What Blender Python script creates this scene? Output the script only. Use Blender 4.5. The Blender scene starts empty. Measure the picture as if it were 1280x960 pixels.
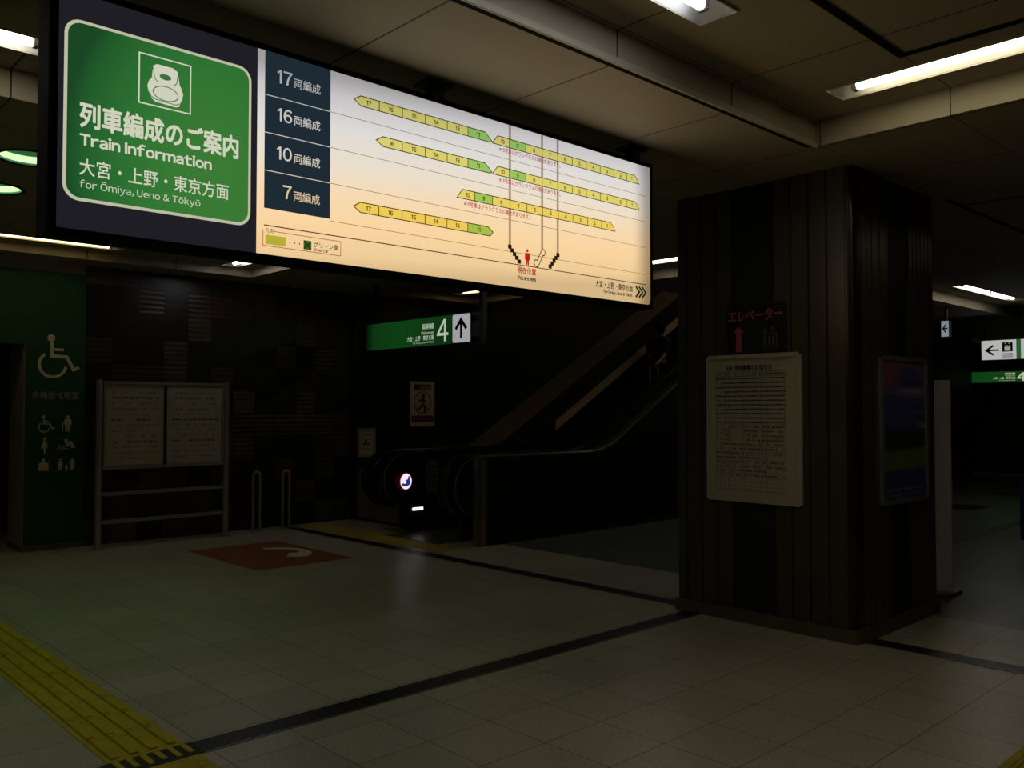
import bpy, bmesh, math, random
from mathutils import Vector, Matrix
random.seed(4)
S = bpy.context.scene
C = S.collection
PI = math.pi
# ---------------------------------------------------------------- camera, world, exposure
cam = bpy.data.objects.new('camera', bpy.data.cameras.new('camera'))
C.objects.link(cam)
cam.location = (0, 0, 1.5)
cam.rotation_euler = (math.radians(90 + 1.63), 0, math.radians(46.584 - 90))
cam.data.sensor_width = 36
cam.data.lens = 36 * 1093.24 / 1280
cam.data.clip_end = 200
S.camera = cam
W = bpy.data.worlds.new('world')
S.world = W
W.use_nodes = True
W.node_tree.nodes['Background'].inputs[0].default_value = (0.0, 0.0, 0.0, 1)
S.view_settings.view_transform = 'Standard'
S.view_settings.look = 'None'
S.view_settings.exposure = 0
S.view_settings.gamma = 1
S.view_settings.use_curve_mapping = False
try:
    S.cycles.use_denoising = True
    S.cycles.max_bounces = 8
    S.cycles.diffuse_bounces = 5
except Exception:
    pass
TUBE = 6.0          # brightness of a lit fluorescent tube
SIGN = 1.0          # brightness of the backlit signs

# ---------------------------------------------------------------- materials
def lin(c):
    return tuple(((v / 255) / 12.92 if v / 255 <= 0.04045 else ((v / 255 + 0.055) / 1.055) ** 2.4) for v in c[:3]) + (1,)

MATS = {}
def nt(name):
    m = bpy.data.materials.new(name)
    m.use_nodes = True
    t = m.node_tree
    return m, t, t.nodes.get('Principled BSDF'), t.nodes.get('Material Output')

def N(t, kind, **kw):
    n = t.nodes.new(kind)
    for k, v in kw.items():
        setattr(n, k, v)
    return n

def M(t, op, a, b=None, c=None):
    n = t.nodes.new('ShaderNodeMath')
    n.operation = op
    for i, v in enumerate((a, b, c)):
        if v is None:
            continue
        if isinstance(v, (int, float)):
            n.inputs[i].default_value = v
        else:
            t.links.new(v, n.inputs[i])
    return n.outputs[0]

def MIX(t, f, a, b, blend='MIX'):
    n = t.nodes.new('ShaderNodeMix')
    n.data_type = 'RGBA'
    n.blend_type = blend
    for i, v in ((0, f), (6, a), (7, b)):
        if isinstance(v, (int, float)):
            n.inputs[i].default_value = v
        elif isinstance(v, tuple):
            n.inputs[i].default_value = v
        else:
            t.links.new(v, n.inputs[i])
    return n.outputs[2]

def OBJ(t):
    return t.nodes.new('ShaderNodeTexCoord').outputs['Object']

def XYZ(t, v):
    s = t.nodes.new('ShaderNodeSeparateXYZ')
    t.links.new(v, s.inputs[0])
    return s.outputs

def plain(name, rgb, rough=0.5, metal=0.0, spec=0.5, vary=0.12, scale=6.0, coat=0.0):
    """painted / metal / plastic surface with slight procedural mottling"""
    if name in MATS:
        return MATS[name]
    m, t, p, o = nt(name)
    nz = N(t, 'ShaderNodeTexNoise')
    nz.inputs['Scale'].default_value = scale
    nz.inputs['Detail'].default_value = 4
    t.links.new(OBJ(t), nz.inputs['Vector'])
    f = M(t, 'MULTIPLY_ADD', nz.outputs[0], 2 * vary, 1 - vary)
    cc = N(t, 'ShaderNodeVectorMath', operation='SCALE')
    cc.inputs[0].default_value = lin(rgb)[:3]
    t.links.new(f, cc.inputs['Scale'])
    t.links.new(cc.outputs[0], p.inputs['Base Color'])
    p.inputs['Roughness'].default_value = rough
    p.inputs['Metallic'].default_value = metal
    p.inputs['Specular IOR Level'].default_value = spec
    p.inputs['Coat Weight'].default_value = coat
    MATS[name] = m
    return m

def glow(name, rgb, strength=1.0, sample=True):
    """surface that gives off light (lamp tube, backlit print)"""
    if name in MATS:
        return MATS[name]
    m, t, p, o = nt(name)
    t.nodes.remove(p)
    e = N(t, 'ShaderNodeEmission')
    e.inputs[0].default_value = lin(rgb)
    e.inputs[1].default_value = strength
    t.links.new(e.outputs[0], o.inputs[0])
    m.cycles.emission_sampling = 'AUTO' if sample else 'NONE'
    MATS[name] = m
    return m

def ramp(t, fac, stops):
    r = N(t, 'ShaderNodeValToRGB')
    el = r.color_ramp.elements
    while len(el) < len(stops):
        el.new(0.5)
    for e, (p, c) in zip(el, stops):
        e.position = p
        e.color = lin(c)
    t.links.new(fac, r.inputs[0])
    return r.outputs[0]

def backlit(name, rgb, sample=False):
    """print on the big light box: ageing tubes behind make it cool at the top, warm below, weak at the edges"""
    if name in MATS:
        return MATS[name]
    m, t, p, o = nt(name)
    t.nodes.remove(p)
    x, y, z = XYZ(t, OBJ(t))
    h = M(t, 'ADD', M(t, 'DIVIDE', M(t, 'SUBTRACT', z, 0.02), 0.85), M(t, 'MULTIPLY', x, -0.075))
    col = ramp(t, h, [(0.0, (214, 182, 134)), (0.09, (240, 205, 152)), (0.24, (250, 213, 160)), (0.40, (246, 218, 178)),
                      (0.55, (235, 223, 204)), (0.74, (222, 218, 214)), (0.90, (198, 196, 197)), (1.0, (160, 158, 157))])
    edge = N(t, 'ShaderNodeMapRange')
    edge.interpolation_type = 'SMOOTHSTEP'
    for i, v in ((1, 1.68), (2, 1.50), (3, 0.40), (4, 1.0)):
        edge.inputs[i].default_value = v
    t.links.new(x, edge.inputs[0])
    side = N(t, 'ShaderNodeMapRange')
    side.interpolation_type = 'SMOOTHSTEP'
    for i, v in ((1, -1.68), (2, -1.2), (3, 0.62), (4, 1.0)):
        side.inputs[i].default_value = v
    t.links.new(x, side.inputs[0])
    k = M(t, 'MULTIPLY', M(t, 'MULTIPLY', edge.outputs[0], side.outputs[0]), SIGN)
    mx = MIX(t, 1.0, col, lin(rgb), 'MULTIPLY')
    e = N(t, 'ShaderNodeEmission')
    t.links.new(mx, e.inputs[0])
    t.links.new(k, e.inputs[1])
    t.links.new(e.outputs[0], o.inputs[0])
    m.cycles.emission_sampling = 'FRONT' if sample else 'NONE'
    MATS[name] = m
    return m

def line_mask(t, v, off, pitch, half):
    """1 on a joint, 0 elsewhere"""
    a = M(t, 'DIVIDE', M(t, 'SUBTRACT', v, off), pitch)
    f = M(t, 'ABSOLUTE', M(t, 'SUBTRACT', M(t, 'FRACT', M(t, 'ADD', a, 0.5)), 0.5))
    return M(t, 'LESS_THAN', f, half / pitch)

def floor_mat():
    m, t, p, o = nt('floor_tile')
    v = OBJ(t)
    x, y, z = XYZ(t, v)
    j = M(t, 'MAXIMUM', line_mask(t, x, 2.09, 0.3765, 0.003), line_mask(t, y, 1.665, 0.3735, 0.003))
    n1 = N(t, 'ShaderNodeTexNoise'); n1.inputs['Scale'].default_value = 70; n1.inputs['Detail'].default_value = 3
    n2 = N(t, 'ShaderNodeTexNoise'); n2.inputs['Scale'].default_value = 1.1; n2.inputs['Detail'].default_value = 5
    t.links.new(v, n1.inputs['Vector']); t.links.new(v, n2.inputs['Vector'])
    wn = N(t, 'ShaderNodeTexWhiteNoise', noise_dimensions='2D')
    cv = N(t, 'ShaderNodeCombineXYZ')
    t.links.new(M(t, 'FLOOR', M(t, 'DIVIDE', M(t, 'SUBTRACT', x, 2.09), 0.3765)), cv.inputs[0])
    t.links.new(M(t, 'FLOOR', M(t, 'DIVIDE', M(t, 'SUBTRACT', y, 1.665), 0.3735)), cv.inputs[1])
    t.links.new(cv.outputs[0], wn.inputs['Vector'])
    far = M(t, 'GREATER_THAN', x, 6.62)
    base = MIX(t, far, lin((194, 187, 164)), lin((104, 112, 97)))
    speck = MIX(t, M(t, 'MULTIPLY', M(t, 'SMOOTH_MIN', M(t, 'MAXIMUM', M(t, 'SUBTRACT', n1.outputs[0], 0.55), 0), 1, 0.1), 3.0), base, lin((90, 80, 66)))
    k = M(t, 'MULTIPLY', M(t, 'MULTIPLY_ADD', n2.outputs[0], 0.35, 0.82), M(t, 'MULTIPLY_ADD', wn.outputs[0], 0.14, 0.93))
    sc = N(t, 'ShaderNodeVectorMath', operation='SCALE')
    t.links.new(speck, sc.inputs[0]); t.links.new(k, sc.inputs['Scale'])
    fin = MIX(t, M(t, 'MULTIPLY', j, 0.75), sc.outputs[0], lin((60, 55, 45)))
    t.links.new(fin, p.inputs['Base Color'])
    t.links.new(M(t, 'MULTIPLY_ADD', n2.outputs[0], 0.15, 0.24), p.inputs['Roughness'])
    p.inputs['Specular IOR Level'].default_value = 0.45
    bp = N(t, 'ShaderNodeBump'); bp.inputs['Strength'].default_value = 0.3; bp.inputs['Distance'].default_value = 0.002
    t.links.new(M(t, 'SUBTRACT', 1.0, j), bp.inputs['Height']); t.links.new(bp.outputs[0], p.inputs['Normal'])
    return m

def ceiling_mat():
    m, t, p, o = nt('ceiling_panel')
    v = OBJ(t)
    x, y, z = XYZ(t, v)
    j = M(t, 'MAXIMUM', line_mask(t, x, 2.12, 0.945, 0.005), line_mask(t, y, 1.765, 0.745, 0.003))
    n2 = N(t, 'ShaderNodeTexNoise'); n2.inputs['Scale'].default_value = 1.7; n2.inputs['Detail'].default_value = 4
    t.links.new(v, n2.inputs['Vector'])
    sc = N(t, 'ShaderNodeVectorMath', operation='SCALE')
    sc.inputs[0].default_value = lin((168, 156, 132))[:3]
    t.links.new(M(t, 'MULTIPLY_ADD', n2.outputs[0], 0.3, 0.85), sc.inputs['Scale'])
    fin = MIX(t, M(t, 'MULTIPLY', j, 0.9), sc.outputs[0], lin((34, 28, 18)))
    t.links.new(fin, p.inputs['Base Color'])
    p.inputs['Roughness'].default_value = 0.6
    p.inputs['Specular IOR Level'].default_value = 0.2
    return m

def mosaic_mat():
    """wall of dark glazed tiles; some carry relief ribs, some are lighter or reddish"""
    m, t, p, o = nt('relief_tile')
    v = OBJ(t)
    x, y, z = XYZ(t, v)
    P = 0.288
    ix = M(t, 'FLOOR', M(t, 'DIVIDE', M(t, 'SUBTRACT', x, 3.19), P))
    iz = M(t, 'FLOOR', M(t, 'DIVIDE', z, P))
    cv = N(t, 'ShaderNodeCombineXYZ')
    t.links.new(ix, cv.inputs[0]); t.links.new(iz, cv.inputs[1])
    wn = N(t, 'ShaderNodeTexWhiteNoise', noise_dimensions='2D'); t.links.new(cv.outputs[0], wn.inputs['Vector'])
    r = ramp(t, wn.outputs[0], [(0.0, (24, 20, 14)), (0.45, (32, 27, 18)), (0.60, (58, 50, 36)), (0.74, (78, 68, 50)),
                               (0.85, (72, 50, 37)), (0.91, (60, 42, 24)), (0.97, (88, 76, 58))])
    j = M(t, 'MAXIMUM', line_mask(t, x, 3.19, P, 0.004), line_mask(t, z, 0.0, P, 0.004))
    nz = N(t, 'ShaderNodeTexNoise'); nz.inputs['Scale'].default_value = 22; nz.inputs['Detail'].default_value = 5
    t.links.new(v, nz.inputs['Vector'])
    sc = N(t, 'ShaderNodeVectorMath', operation='SCALE')
    t.links.new(r, sc.inputs[0]); t.links.new(M(t, 'MULTIPLY_ADD', nz.outputs[0], 1.0, 0.5), sc.inputs['Scale'])
    t.links.new(MIX(t, j, sc.outputs[0], lin((8, 7, 5))), p.inputs['Base Color'])
    rib = M(t, 'SINE', M(t, 'MULTIPLY', z, 2 * PI / (P / 5)))
    use = M(t, 'GREATER_THAN', wn.outputs[0], 0.55)
    h = M(t, 'ADD', M(t, 'MULTIPLY', M(t, 'MULTIPLY', rib, use), 0.5), M(t, 'MULTIPLY', nz.outputs[0], 0.7))
    bp = N(t, 'ShaderNodeBump'); bp.inputs['Strength'].default_value = 0.5; bp.inputs['Distance'].default_value = 0.005
    t.links.new(h, bp.inputs['Height']); t.links.new(bp.outputs[0], p.inputs['Normal'])
    p.inputs['Roughness'].default_value = 0.36
    return m

def poster_mat():
    """landscape poster: violet sky with pale streaks, pink corner, dark trees, green field, blue water"""
    m, t, p, o = nt('poster_print')
    v = OBJ(t)
    x, y, z = XYZ(t, v)
    nz = N(t, 'ShaderNodeTexNoise'); nz.inputs['Scale'].default_value = 5; nz.inputs['Detail'].default_value = 5
    t.links.new(v, nz.inputs['Vector'])
    h = M(t, 'ADD', z, M(t, 'MULTIPLY', M(t, 'SUBTRACT', nz.outputs[0], 0.5), 0.10))
    base = ramp(t, h, [(0.0, (60, 66, 110)), (0.10, (66, 76, 140)), (0.22, (58, 70, 140)), (0.25, (120, 135, 70)), (0.36, (105, 125, 62)),
                       (0.39, (38, 46, 34)), (0.48, (52, 58, 52)), (0.52, (74, 84, 140)), (0.75, (80, 82, 150)), (1.0, (98, 90, 150))])
    mp = N(t, 'ShaderNodeMapping'); mp.inputs['Rotation'].default_value = (0, math.radians(32), 0); mp.inputs['Scale'].default_value = (1.4, 1, 11)
    t.links.new(v, mp.inputs[0])
    st = N(t, 'ShaderNodeTexNoise'); st.inputs['Scale'].default_value = 1.2; st.inputs['Detail'].default_value = 4
    t.links.new(mp.outputs[0], st.inputs['Vector'])
    ms = M(t, 'MULTIPLY', M(t, 'GREATER_THAN', z, 0.5), M(t, 'MULTIPLY', M(t, 'MAXIMUM', M(t, 'SUBTRACT', st.outputs[0], 0.52), 0.0), 4.0))
    c = MIX(t, ms, base, lin((190, 184, 200)))
    d = M(t, 'ADD', M(t, 'POWER', M(t, 'MULTIPLY', M(t, 'SUBTRACT', x, -0.24), 2.6), 2.0), M(t, 'POWER', M(t, 'MULTIPLY', M(t, 'SUBTRACT', z, 0.98), 2.8), 2.0))
    pk = N(t, 'ShaderNodeMapRange'); pk.inputs[1].default_value = 0.5; pk.inputs[2].default_value = 0.05
    t.links.new(d, pk.inputs[0])
    c = MIX(t, M(t, 'MULTIPLY', pk.outputs[0], M(t, 'MULTIPLY_ADD', nz.outputs[0], 0.8, 0.2)), c, lin((196, 96, 112)))
    t.links.new(c, p.inputs['Base Color'])
    p.inputs['Roughness'].default_value = 0.35
    return m

def tactile_mat():
    m, t, p, o = nt('tactile_yellow')
    v = OBJ(t)
    nz = N(t, 'ShaderNodeTexNoise'); nz.inputs['Scale'].default_value = 9; nz.inputs['Detail'].default_value = 6
    t.links.new(v, nz.inputs['Vector'])
    c = ramp(t, nz.outputs[0], [(0.0, (120, 104, 24)), (0.42, (196, 176, 20)), (0.62, (206, 186, 24)), (0.9, (168, 146, 24))])
    x, y, z = XYZ(t, v)
    t.links.new(MIX(t, M(t, 'MULTIPLY', line_mask(t, y, 0.12, 0.30, 0.004), 0.6), c, lin((60, 50, 14))), p.inputs['Base Color'])
    p.inputs['Roughness'].default_value = 0.5
    return m

m_floor, m_ceil, m_mosaic, m_poster, m_tact = floor_mat(), ceiling_mat(), mosaic_mat(), poster_mat(), tactile_mat()
m_black = plain('black_paint', (14, 14, 13), 0.45)
m_matblack = plain('matt_black', (7, 7, 7), 0.85, spec=0.1)
m_wall = plain('dark_wall_panel', (17, 15, 12), 0.55, spec=0.3)
m_groove = plain('dark_groove', (20, 16, 10), 0.9, spec=0.1)
m_lip = plain('ceiling_trim', (180, 170, 148), 0.5)
m_steel = plain('brushed_steel', (150, 148, 142), 0.32, 0.9)
m_alu = plain('aluminium', (172, 170, 162), 0.42, 0.7)
m_rubber = plain('black_rubber', (12, 12, 12), 0.35)
m_board = plain('brown_cladding', (76, 66, 51), 0.30, vary=0.2, scale=3)
m_corner = plain('dark_brown_cladding', (34, 28, 20), 0.28)
m_darkpanel = plain('dark_centre_panel', (18, 16, 12), 0.5)
m_plinth = plain('stone_plinth', (96, 88, 66), 0.55, vary=0.25, scale=14)
m_green = plain('green_wall_paint', (40, 84, 48), 0.6, spec=0.2)
m_jamb = plain('grey_jamb', (170, 152, 140), 0.5)
m_corridor = plain('corridor_wall', (118, 74, 64), 0.6)
m_picto = plain('cream_decal', (226, 214, 182), 0.6)
m_picto2 = plain('dim_decal', (156, 158, 130), 0.6)
m_paper = plain('notice_paper', (196, 186, 158), 0.7, vary=0.05)
m_paper2 = plain('board_paper', (190, 178, 150), 0.7, vary=0.16, scale=9)
m_ink = plain('dark_ink', (50, 42, 32), 0.7)
m_inklite = plain('faded_ink', (116, 104, 84), 0.7)
m_ink_red = plain('red_ink', (168, 40, 44), 0.7)
m_pinkink = plain('pink_lettering', (214, 84, 106), 0.5)
m_strip = plain('dark_floor_strip', (30, 28, 25), 0.38)
m_orange = plain('orange_sticker', (146, 86, 38), 0.5, vary=0.2)
m_stickwhite = plain('sticker_white', (226, 218, 190), 0.5)
m_stickfaint = plain('sticker_worn_print', (176, 104, 66), 0.5)
m_white = plain('white_panel', (238, 234, 244), 0.4)
m_yelframe = plain('yellow_frame', (150, 138, 84), 0.5)
m_brownpanel = plain('brown_deck', (116, 100, 80), 0.45)
m_deck = plain('beige_metal_deck', (178, 162, 138), 0.34, 0.4)
m_glassdark = plain('dark_inner_panel', (18, 22, 18), 0.16)
m_step = plain('escalator_step', (30, 30, 29), 0.45, 0.5)
m_cloth = plain('dark_patterned_shirt', (18, 17, 16), 0.9, vary=0.6, scale=40)
m_trouser = plain('dark_trousers', (16, 16, 17), 0.9)
m_skin = plain('skin', (150, 104, 78), 0.55)
m_hair = plain('black_hair', (12, 11, 10), 0.8, spec=0.2)
m_case = plain('blue_case_fabric', (44, 72, 132), 0.7, vary=0.4, scale=30)
m_refl = plain('white_reflector', (216, 214, 206), 0.35)
m_tilefar = plain('stair_tread', (26, 24, 22), 0.6)
m_sticker = plain('lamp_label', (120, 118, 112), 0.6, vary=0.4, scale=60)

# ---------------------------------------------------------------- mesh builder
class Frame:
    """flat drawing frame: P(a, b, off) = origin + a*right + b*up + off*normal"""
    def __init__(s, o, r, u):
        s.o, s.r, s.u = Vector(o), Vector(r), Vector(u)
        s.n = s.r.cross(s.u)
    def P(s, a, b, off=0.0):
        return s.o + s.r * a + s.u * b + s.n * off

_textcache = {}
def text_mesh(txt, bold):
    if all(ord(c) < 0x250 for c in txt):
        return latin_mesh(txt)
    return raw_text_mesh(txt, bold)

PLAIN = {'1': ([(0.0, 0.61), (0.0, 0.53), (0.15, 0.62), (0.15, 0.0), (0.24, 0.0), (0.24, 0.733), (0.17, 0.733)], [(0, 1, 2, 6), (2, 3, 4, 5, 6)]),
         'I': ([(0.0, 0.0), (0.10, 0.0), (0.10, 0.733), (0.0, 0.733)], [(0, 1, 2, 3)])}
def latin_mesh(txt):
    """latin lettering set glyph by glyph in a plain sans face with its own spacing"""
    key = ('latin', txt)
    if key in _textcache:
        return _textcache[key]
    vs, fs, x = [], [], 0.0
    for c in txt:
        if c == ' ':
            x += 0.26
            continue
        bar = c in 'Ōō'
        gv, gf = PLAIN[c] if c in PLAIN else raw_text_mesh(chr(ord({'Ō': 'O', 'ō': 'o'}.get(c, c)) + 0xFEE0), 0.0)
        x0, x1, y1 = min(v[0] for v in gv), max(v[0] for v in gv), max(v[1] for v in gv)
        pad = 0.06 if c in '1' else 0.02 if c == 'I' else 0.0
        n = len(vs)
        vs += [(v[0] - x0 + x + pad, v[1]) for v in gv]
        fs += [tuple(i + n for i in f) for f in gf]
        if bar:
            n = len(vs); w = x1 - x0
            vs += [(x + 0.18 * w, y1 + 0.09), (x + 0.82 * w, y1 + 0.09), (x + 0.82 * w, y1 + 0.15), (x + 0.18 * w, y1 + 0.15)]
            fs.append((n, n + 1, n + 2, n + 3))
        x += x1 - x0 + 0.085 + 2 * pad
    _textcache[key] = (vs, fs)
    return _textcache[key]

def raw_text_mesh(txt, bold):
    key = (txt, bold)
    if key not in _textcache:
        cu = bpy.data.curves.new('lettering', 'FONT')
        cu.body = txt
        cu.size = 1
        cu.resolution_u = 3
        cu.offset = bold
        ob = bpy.data.objects.new('lettering', cu)
        C.objects.link(ob)
        dg = bpy.context.evaluated_depsgraph_get()
        me = bpy.data.meshes.new_from_object(ob.evaluated_get(dg))
        vs = [(v.co.x, v.co.y) for v in me.vertices]
        fs = [tuple(p.vertices) for p in me.polygons]
        bpy.data.objects.remove(ob)
        bpy.data.curves.remove(cu)
        bpy.data.meshes.remove(me)
        _textcache[key] = (vs, fs)
    return _textcache[key]

class B:
    def __init__(s):
        s.bm = bmesh.new()
    def vface(s, pts):
        vs = [s.bm.verts.new(p) for p in pts]
        try:
            return s.bm.faces.new(vs)
        except ValueError:
            return None
    def box(s, x0, x1, y0, y1, z0, z1, bev=0.0):
        r = bmesh.ops.create_cube(s.bm, size=1)
        vs = r['verts']
        for v in vs:
            v.co = Vector(((x0 + x1) / 2 + v.co.x * (x1 - x0), (y0 + y1) / 2 + v.co.y * (y1 - y0), (z0 + z1) / 2 + v.co.z * (z1 - z0)))
        if bev:
            es = list({e for v in vs for e in v.link_edges})
            bmesh.ops.bevel(s.bm, geom=es, offset=bev, segments=2, affect='EDGES')
        return s
    def prism(s, fr, pts, d0, d1):
        """2-D outline in a frame, extruded from offset d0 to d1"""
        a = [s.bm.verts.new(fr.P(p[0], p[1], d0)) for p in pts]
        b = [s.bm.verts.new(fr.P(p[0], p[1], d1)) for p in pts]
        n = len(pts)
        for i in range(n):
            s.bm.faces.new((a[i], a[(i + 1) % n], b[(i + 1) % n], b[i]))
        s.bm.faces.new(a[::-1]); s.bm.faces.new(b)
        return s
    def poly(s, fr, pts, off=0.0):
        s.vface([fr.P(p[0], p[1], off) for p in pts]); return s
    def rect(s, fr, a0, b0, a1, b1, off=0.0):
        return s.poly(fr, ((a0, b0), (a1, b0), (a1, b1), (a0, b1)), off)
    def disc(s, fr, ca, cb, r, off=0.0, n=24, rb=None):
        rb = rb or r
        return s.poly(fr, [(ca + r * math.cos(2 * PI * i / n), cb + rb * math.sin(2 * PI * i / n)) for i in range(n)], off)
    def stroke(s, fr, pts, w, off=0.0, closed=False):
        """flat mitred line of width w"""
        n = len(pts)
        P = [Vector(p) for p in pts]
        L, R = [], []
        for i in range(n):
            if closed:
                d0 = (P[i] - P[i - 1]).normalized(); d1 = (P[(i + 1) % n] - P[i]).normalized()
            else:
                d0 = (P[i] - P[i - 1]).normalized() if i else (P[1] - P[0]).normalized()
                d1 = (P[i + 1] - P[i]).normalized() if i < n - 1 else d0
            t = (d0 + d1)
            t = t.normalized() if t.length > 1e-6 else d0
            nn = Vector((-t.y, t.x))
            k = 1 / max(0.4, nn.dot(Vector((-d0.y, d0.x))))
            L.append(P[i] + nn * w / 2 * k); R.append(P[i] - nn * w / 2 * k)
        for i in range(n if closed else n - 1):
            q = (i + 1) % n
            s.poly(fr, (R[i], R[q], L[q], L[i]), off)
        return s
    def arc(s, fr, ca, cb, r, a0, a1, w, off=0.0, n=20):
        s.stroke(fr, [(ca + r * math.cos(math.radians(a0 + (a1 - a0) * i / n)), cb + r * math.sin(math.radians(a0 + (a1 - a0) * i / n))) for i in range(n + 1)], w, off); return s
    def text(s, fr, txt, a0, b0, a1, b1, off=0.0, bold=0.0, fit=None):
        """lettering fitted to a box; fit='l','c','r' keeps the natural proportions and aligns instead"""
        vs, fs = text_mesh(txt, 0.0)
        xs = [v[0] for v in vs]; ys = [v[1] for v in vs]
        x0, y0 = min(xs), min(ys)
        sx = (a1 - a0) / (max(xs) - x0); sy = (b1 - b0) / (max(ys) - y0)
        if fit:
            sx = sy
            w = (max(xs) - x0) * sx
            a0 = {'l': a0, 'c': (a0 + a1 - w) / 2, 'r': a1 - w}[fit]
        sh = [(0.0, 0.0)]
        if bold:
            n = 8 if bold > 0.015 else 4
            sh = [(bold * math.cos(2 * PI * k / n), bold * math.sin(2 * PI * k / n)) for k in range(n)]
        for i, (dx, dy) in enumerate(sh):
            q = [s.bm.verts.new(fr.P(a0 + (v[0] + dx - x0) * sx, b0 + (v[1] + dy - y0) * sy, off + i * 0.00004)) for v in vs]
            for f in fs:
                try:
                    s.bm.faces.new([q[j] for j in f])
                except ValueError:
                    pass
        return s
    def tube(s, path, r, n=10, caps=True):
        P = [Vector(p) for p in path]
        rings = []
        up = None
        for i, p in enumerate(P):
            d = (P[min(i + 1, len(P) - 1)] - P[max(i - 1, 0)]).normalized()
            if up is None:
                up = d.orthogonal().normalized()
            up = (up - d * up.dot(d)).normalized()
            v = d.cross(up)
            rr = r[i] if isinstance(r, (list, tuple)) else r
            rings.append([s.bm.verts.new(p + (up * math.cos(2 * PI * k / n) + v * math.sin(2 * PI * k / n)) * rr) for k in range(n)])
        for a, b in zip(rings, rings[1:]):
            for k in range(n):
                s.bm.faces.new((a[k], a[(k + 1) % n], b[(k + 1) % n], b[k]))
        if caps:
            s.bm.faces.new(rings[0][::-1]); s.bm.faces.new(rings[-1])
        return s
    def lathe(s, prof, c, axis='z', n=32, close=False):
        rings = []
        for r, h in prof:
            ring = []
            for k in range(n):
                a = 2 * PI * k / n
                u, v = r * math.cos(a), r * math.sin(a)
                ring.append(s.bm.verts.new(Vector(c) + (Vector((u, v, h)) if axis == 'z' else Vector((u, h, v)) if axis == 'y' else Vector((h, u, v)))))
            rings.append(ring)
        for a, b in zip(rings, rings[1:]):
            for k in range(n):
                s.bm.faces.new((a[k], a[(k + 1) % n], b[(k + 1) % n], b[k]))
        if close:
            s.bm.faces.new(rings[0][::-1]); s.bm.faces.new(rings[-1])
        return s
    def sheet(s, x0, x1, y0, y1, z, holes=()):
        """horizontal sheet with rectangular holes"""
        xs = sorted({x0, x1} | {min(max(v, x0), x1) for h in holes for v in h[:2]})
        ys = sorted({y0, y1} | {min(max(v, y0), y1) for h in holes for v in h[2:4]})
        vd = {}
        def vert(x, y):
            k = (round(x, 4), round(y, 4))
            if k not in vd:
                vd[k] = s.bm.verts.new((x, y, z))
            return vd[k]
        for i in range(len(xs) - 1):
            for j in range(len(ys) - 1):
                cx, cy = (xs[i] + xs[i + 1]) / 2, (ys[j] + ys[j + 1]) / 2
                if any(h[0] < cx < h[1] and h[2] < cy < h[3] for h in holes):
                    continue
                s.bm.faces.new((vert(xs[i], ys[j]), vert(xs[i], ys[j + 1]), vert(xs[i + 1], ys[j + 1]), vert(xs[i + 1], ys[j])))
        return s

def obj(name, b, mat, parent=None, smooth=False):
    me = bpy.data.meshes.new(name)
    if parent is not None:
        top = parent
        off = Vector((0, 0, 0))
        while top is not None:
            off = off + Vector(top.location); top = top.parent
        bmesh.ops.translate(b.bm, verts=b.bm.verts[:], vec=-off)
    bmesh.ops.recalc_face_normals(b.bm, faces=[f for f in b.bm.faces]) if smooth else None
    b.bm.to_mesh(me)
    b.bm.free()
    if smooth:
        for p in me.polygons:
            p.use_smooth = True
        try:
            me.set_sharp_from_angle(angle=math.radians(35))
        except Exception:
            pass
    me.materials.append(mat)
    o = bpy.data.objects.new(name, me)
    C.objects.link(o)
    if parent is not None:
        o.parent = parent
    return o

def letter(parent, mat, name, fr, txt, a0, b0, a1, b1, off=0.001, bold=0.0, fit=None):
    b = B(); b.text(fr, txt, a0, b0, a1, b1, off, bold, fit)
    return obj(name, b, mat, parent)

def thing(name, label, cat, loc=(0, 0, 0), group=None):
    o = bpy.data.objects.new(name, None)
    o.empty_display_size = 0.1
    C.objects.link(o)
    o.location = loc
    o['label'] = label
    o['category'] = cat
    if group:
        o['group'] = group
    return o

def tag(o, label, cat, group=None):
    o['label'] = label
    o['category'] = cat
    if group:
        o['group'] = group
    return o

def struct(name, b, mat, parent=None):
    o = obj(name, b, mat, parent)
    if parent is None:
        o['kind'] = 'structure'
    return o

def base_at(o):
    """a one-mesh thing gets its origin at the bottom centre of its own shape"""
    me = o.data
    xs = [v.co.x for v in me.vertices]; ys = [v.co.y for v in me.vertices]; zs = [v.co.z for v in me.vertices]
    c = Vector(((min(xs) + max(xs)) / 2, (min(ys) + max(ys)) / 2, min(zs)))
    me.transform(Matrix.Translation(-c))
    o.location = c
    return o

# ================================================================ SETTING
ZC = 3.08            # soffit
ZT = 3.232           # bottom of the coffer panels
# ---- floor
b = B(); b.sheet(-5, 28.0, -6, 13.0, 0.0)
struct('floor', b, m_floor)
# dark inlaid strips with a thin steel edge
b = B(); b.box(-5, 22.5, 3.735, 3.875, -0.01, 0.003); struct('trim_1', b, m_strip)
b = B(); b.box(-5, 5.53, 3.722, 3.735, -0.01, 0.004); struct('trim_2', b, m_steel)
b = B(); b.box(5.53, 5.675, -6, 10.0, -0.01, 0.0035); struct('trim_3', b, m_strip)
b = B(); b.box(5.519, 5.53, -6, 10.0, -0.01, 0.0045); struct('trim_4', b, m_steel)

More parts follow.
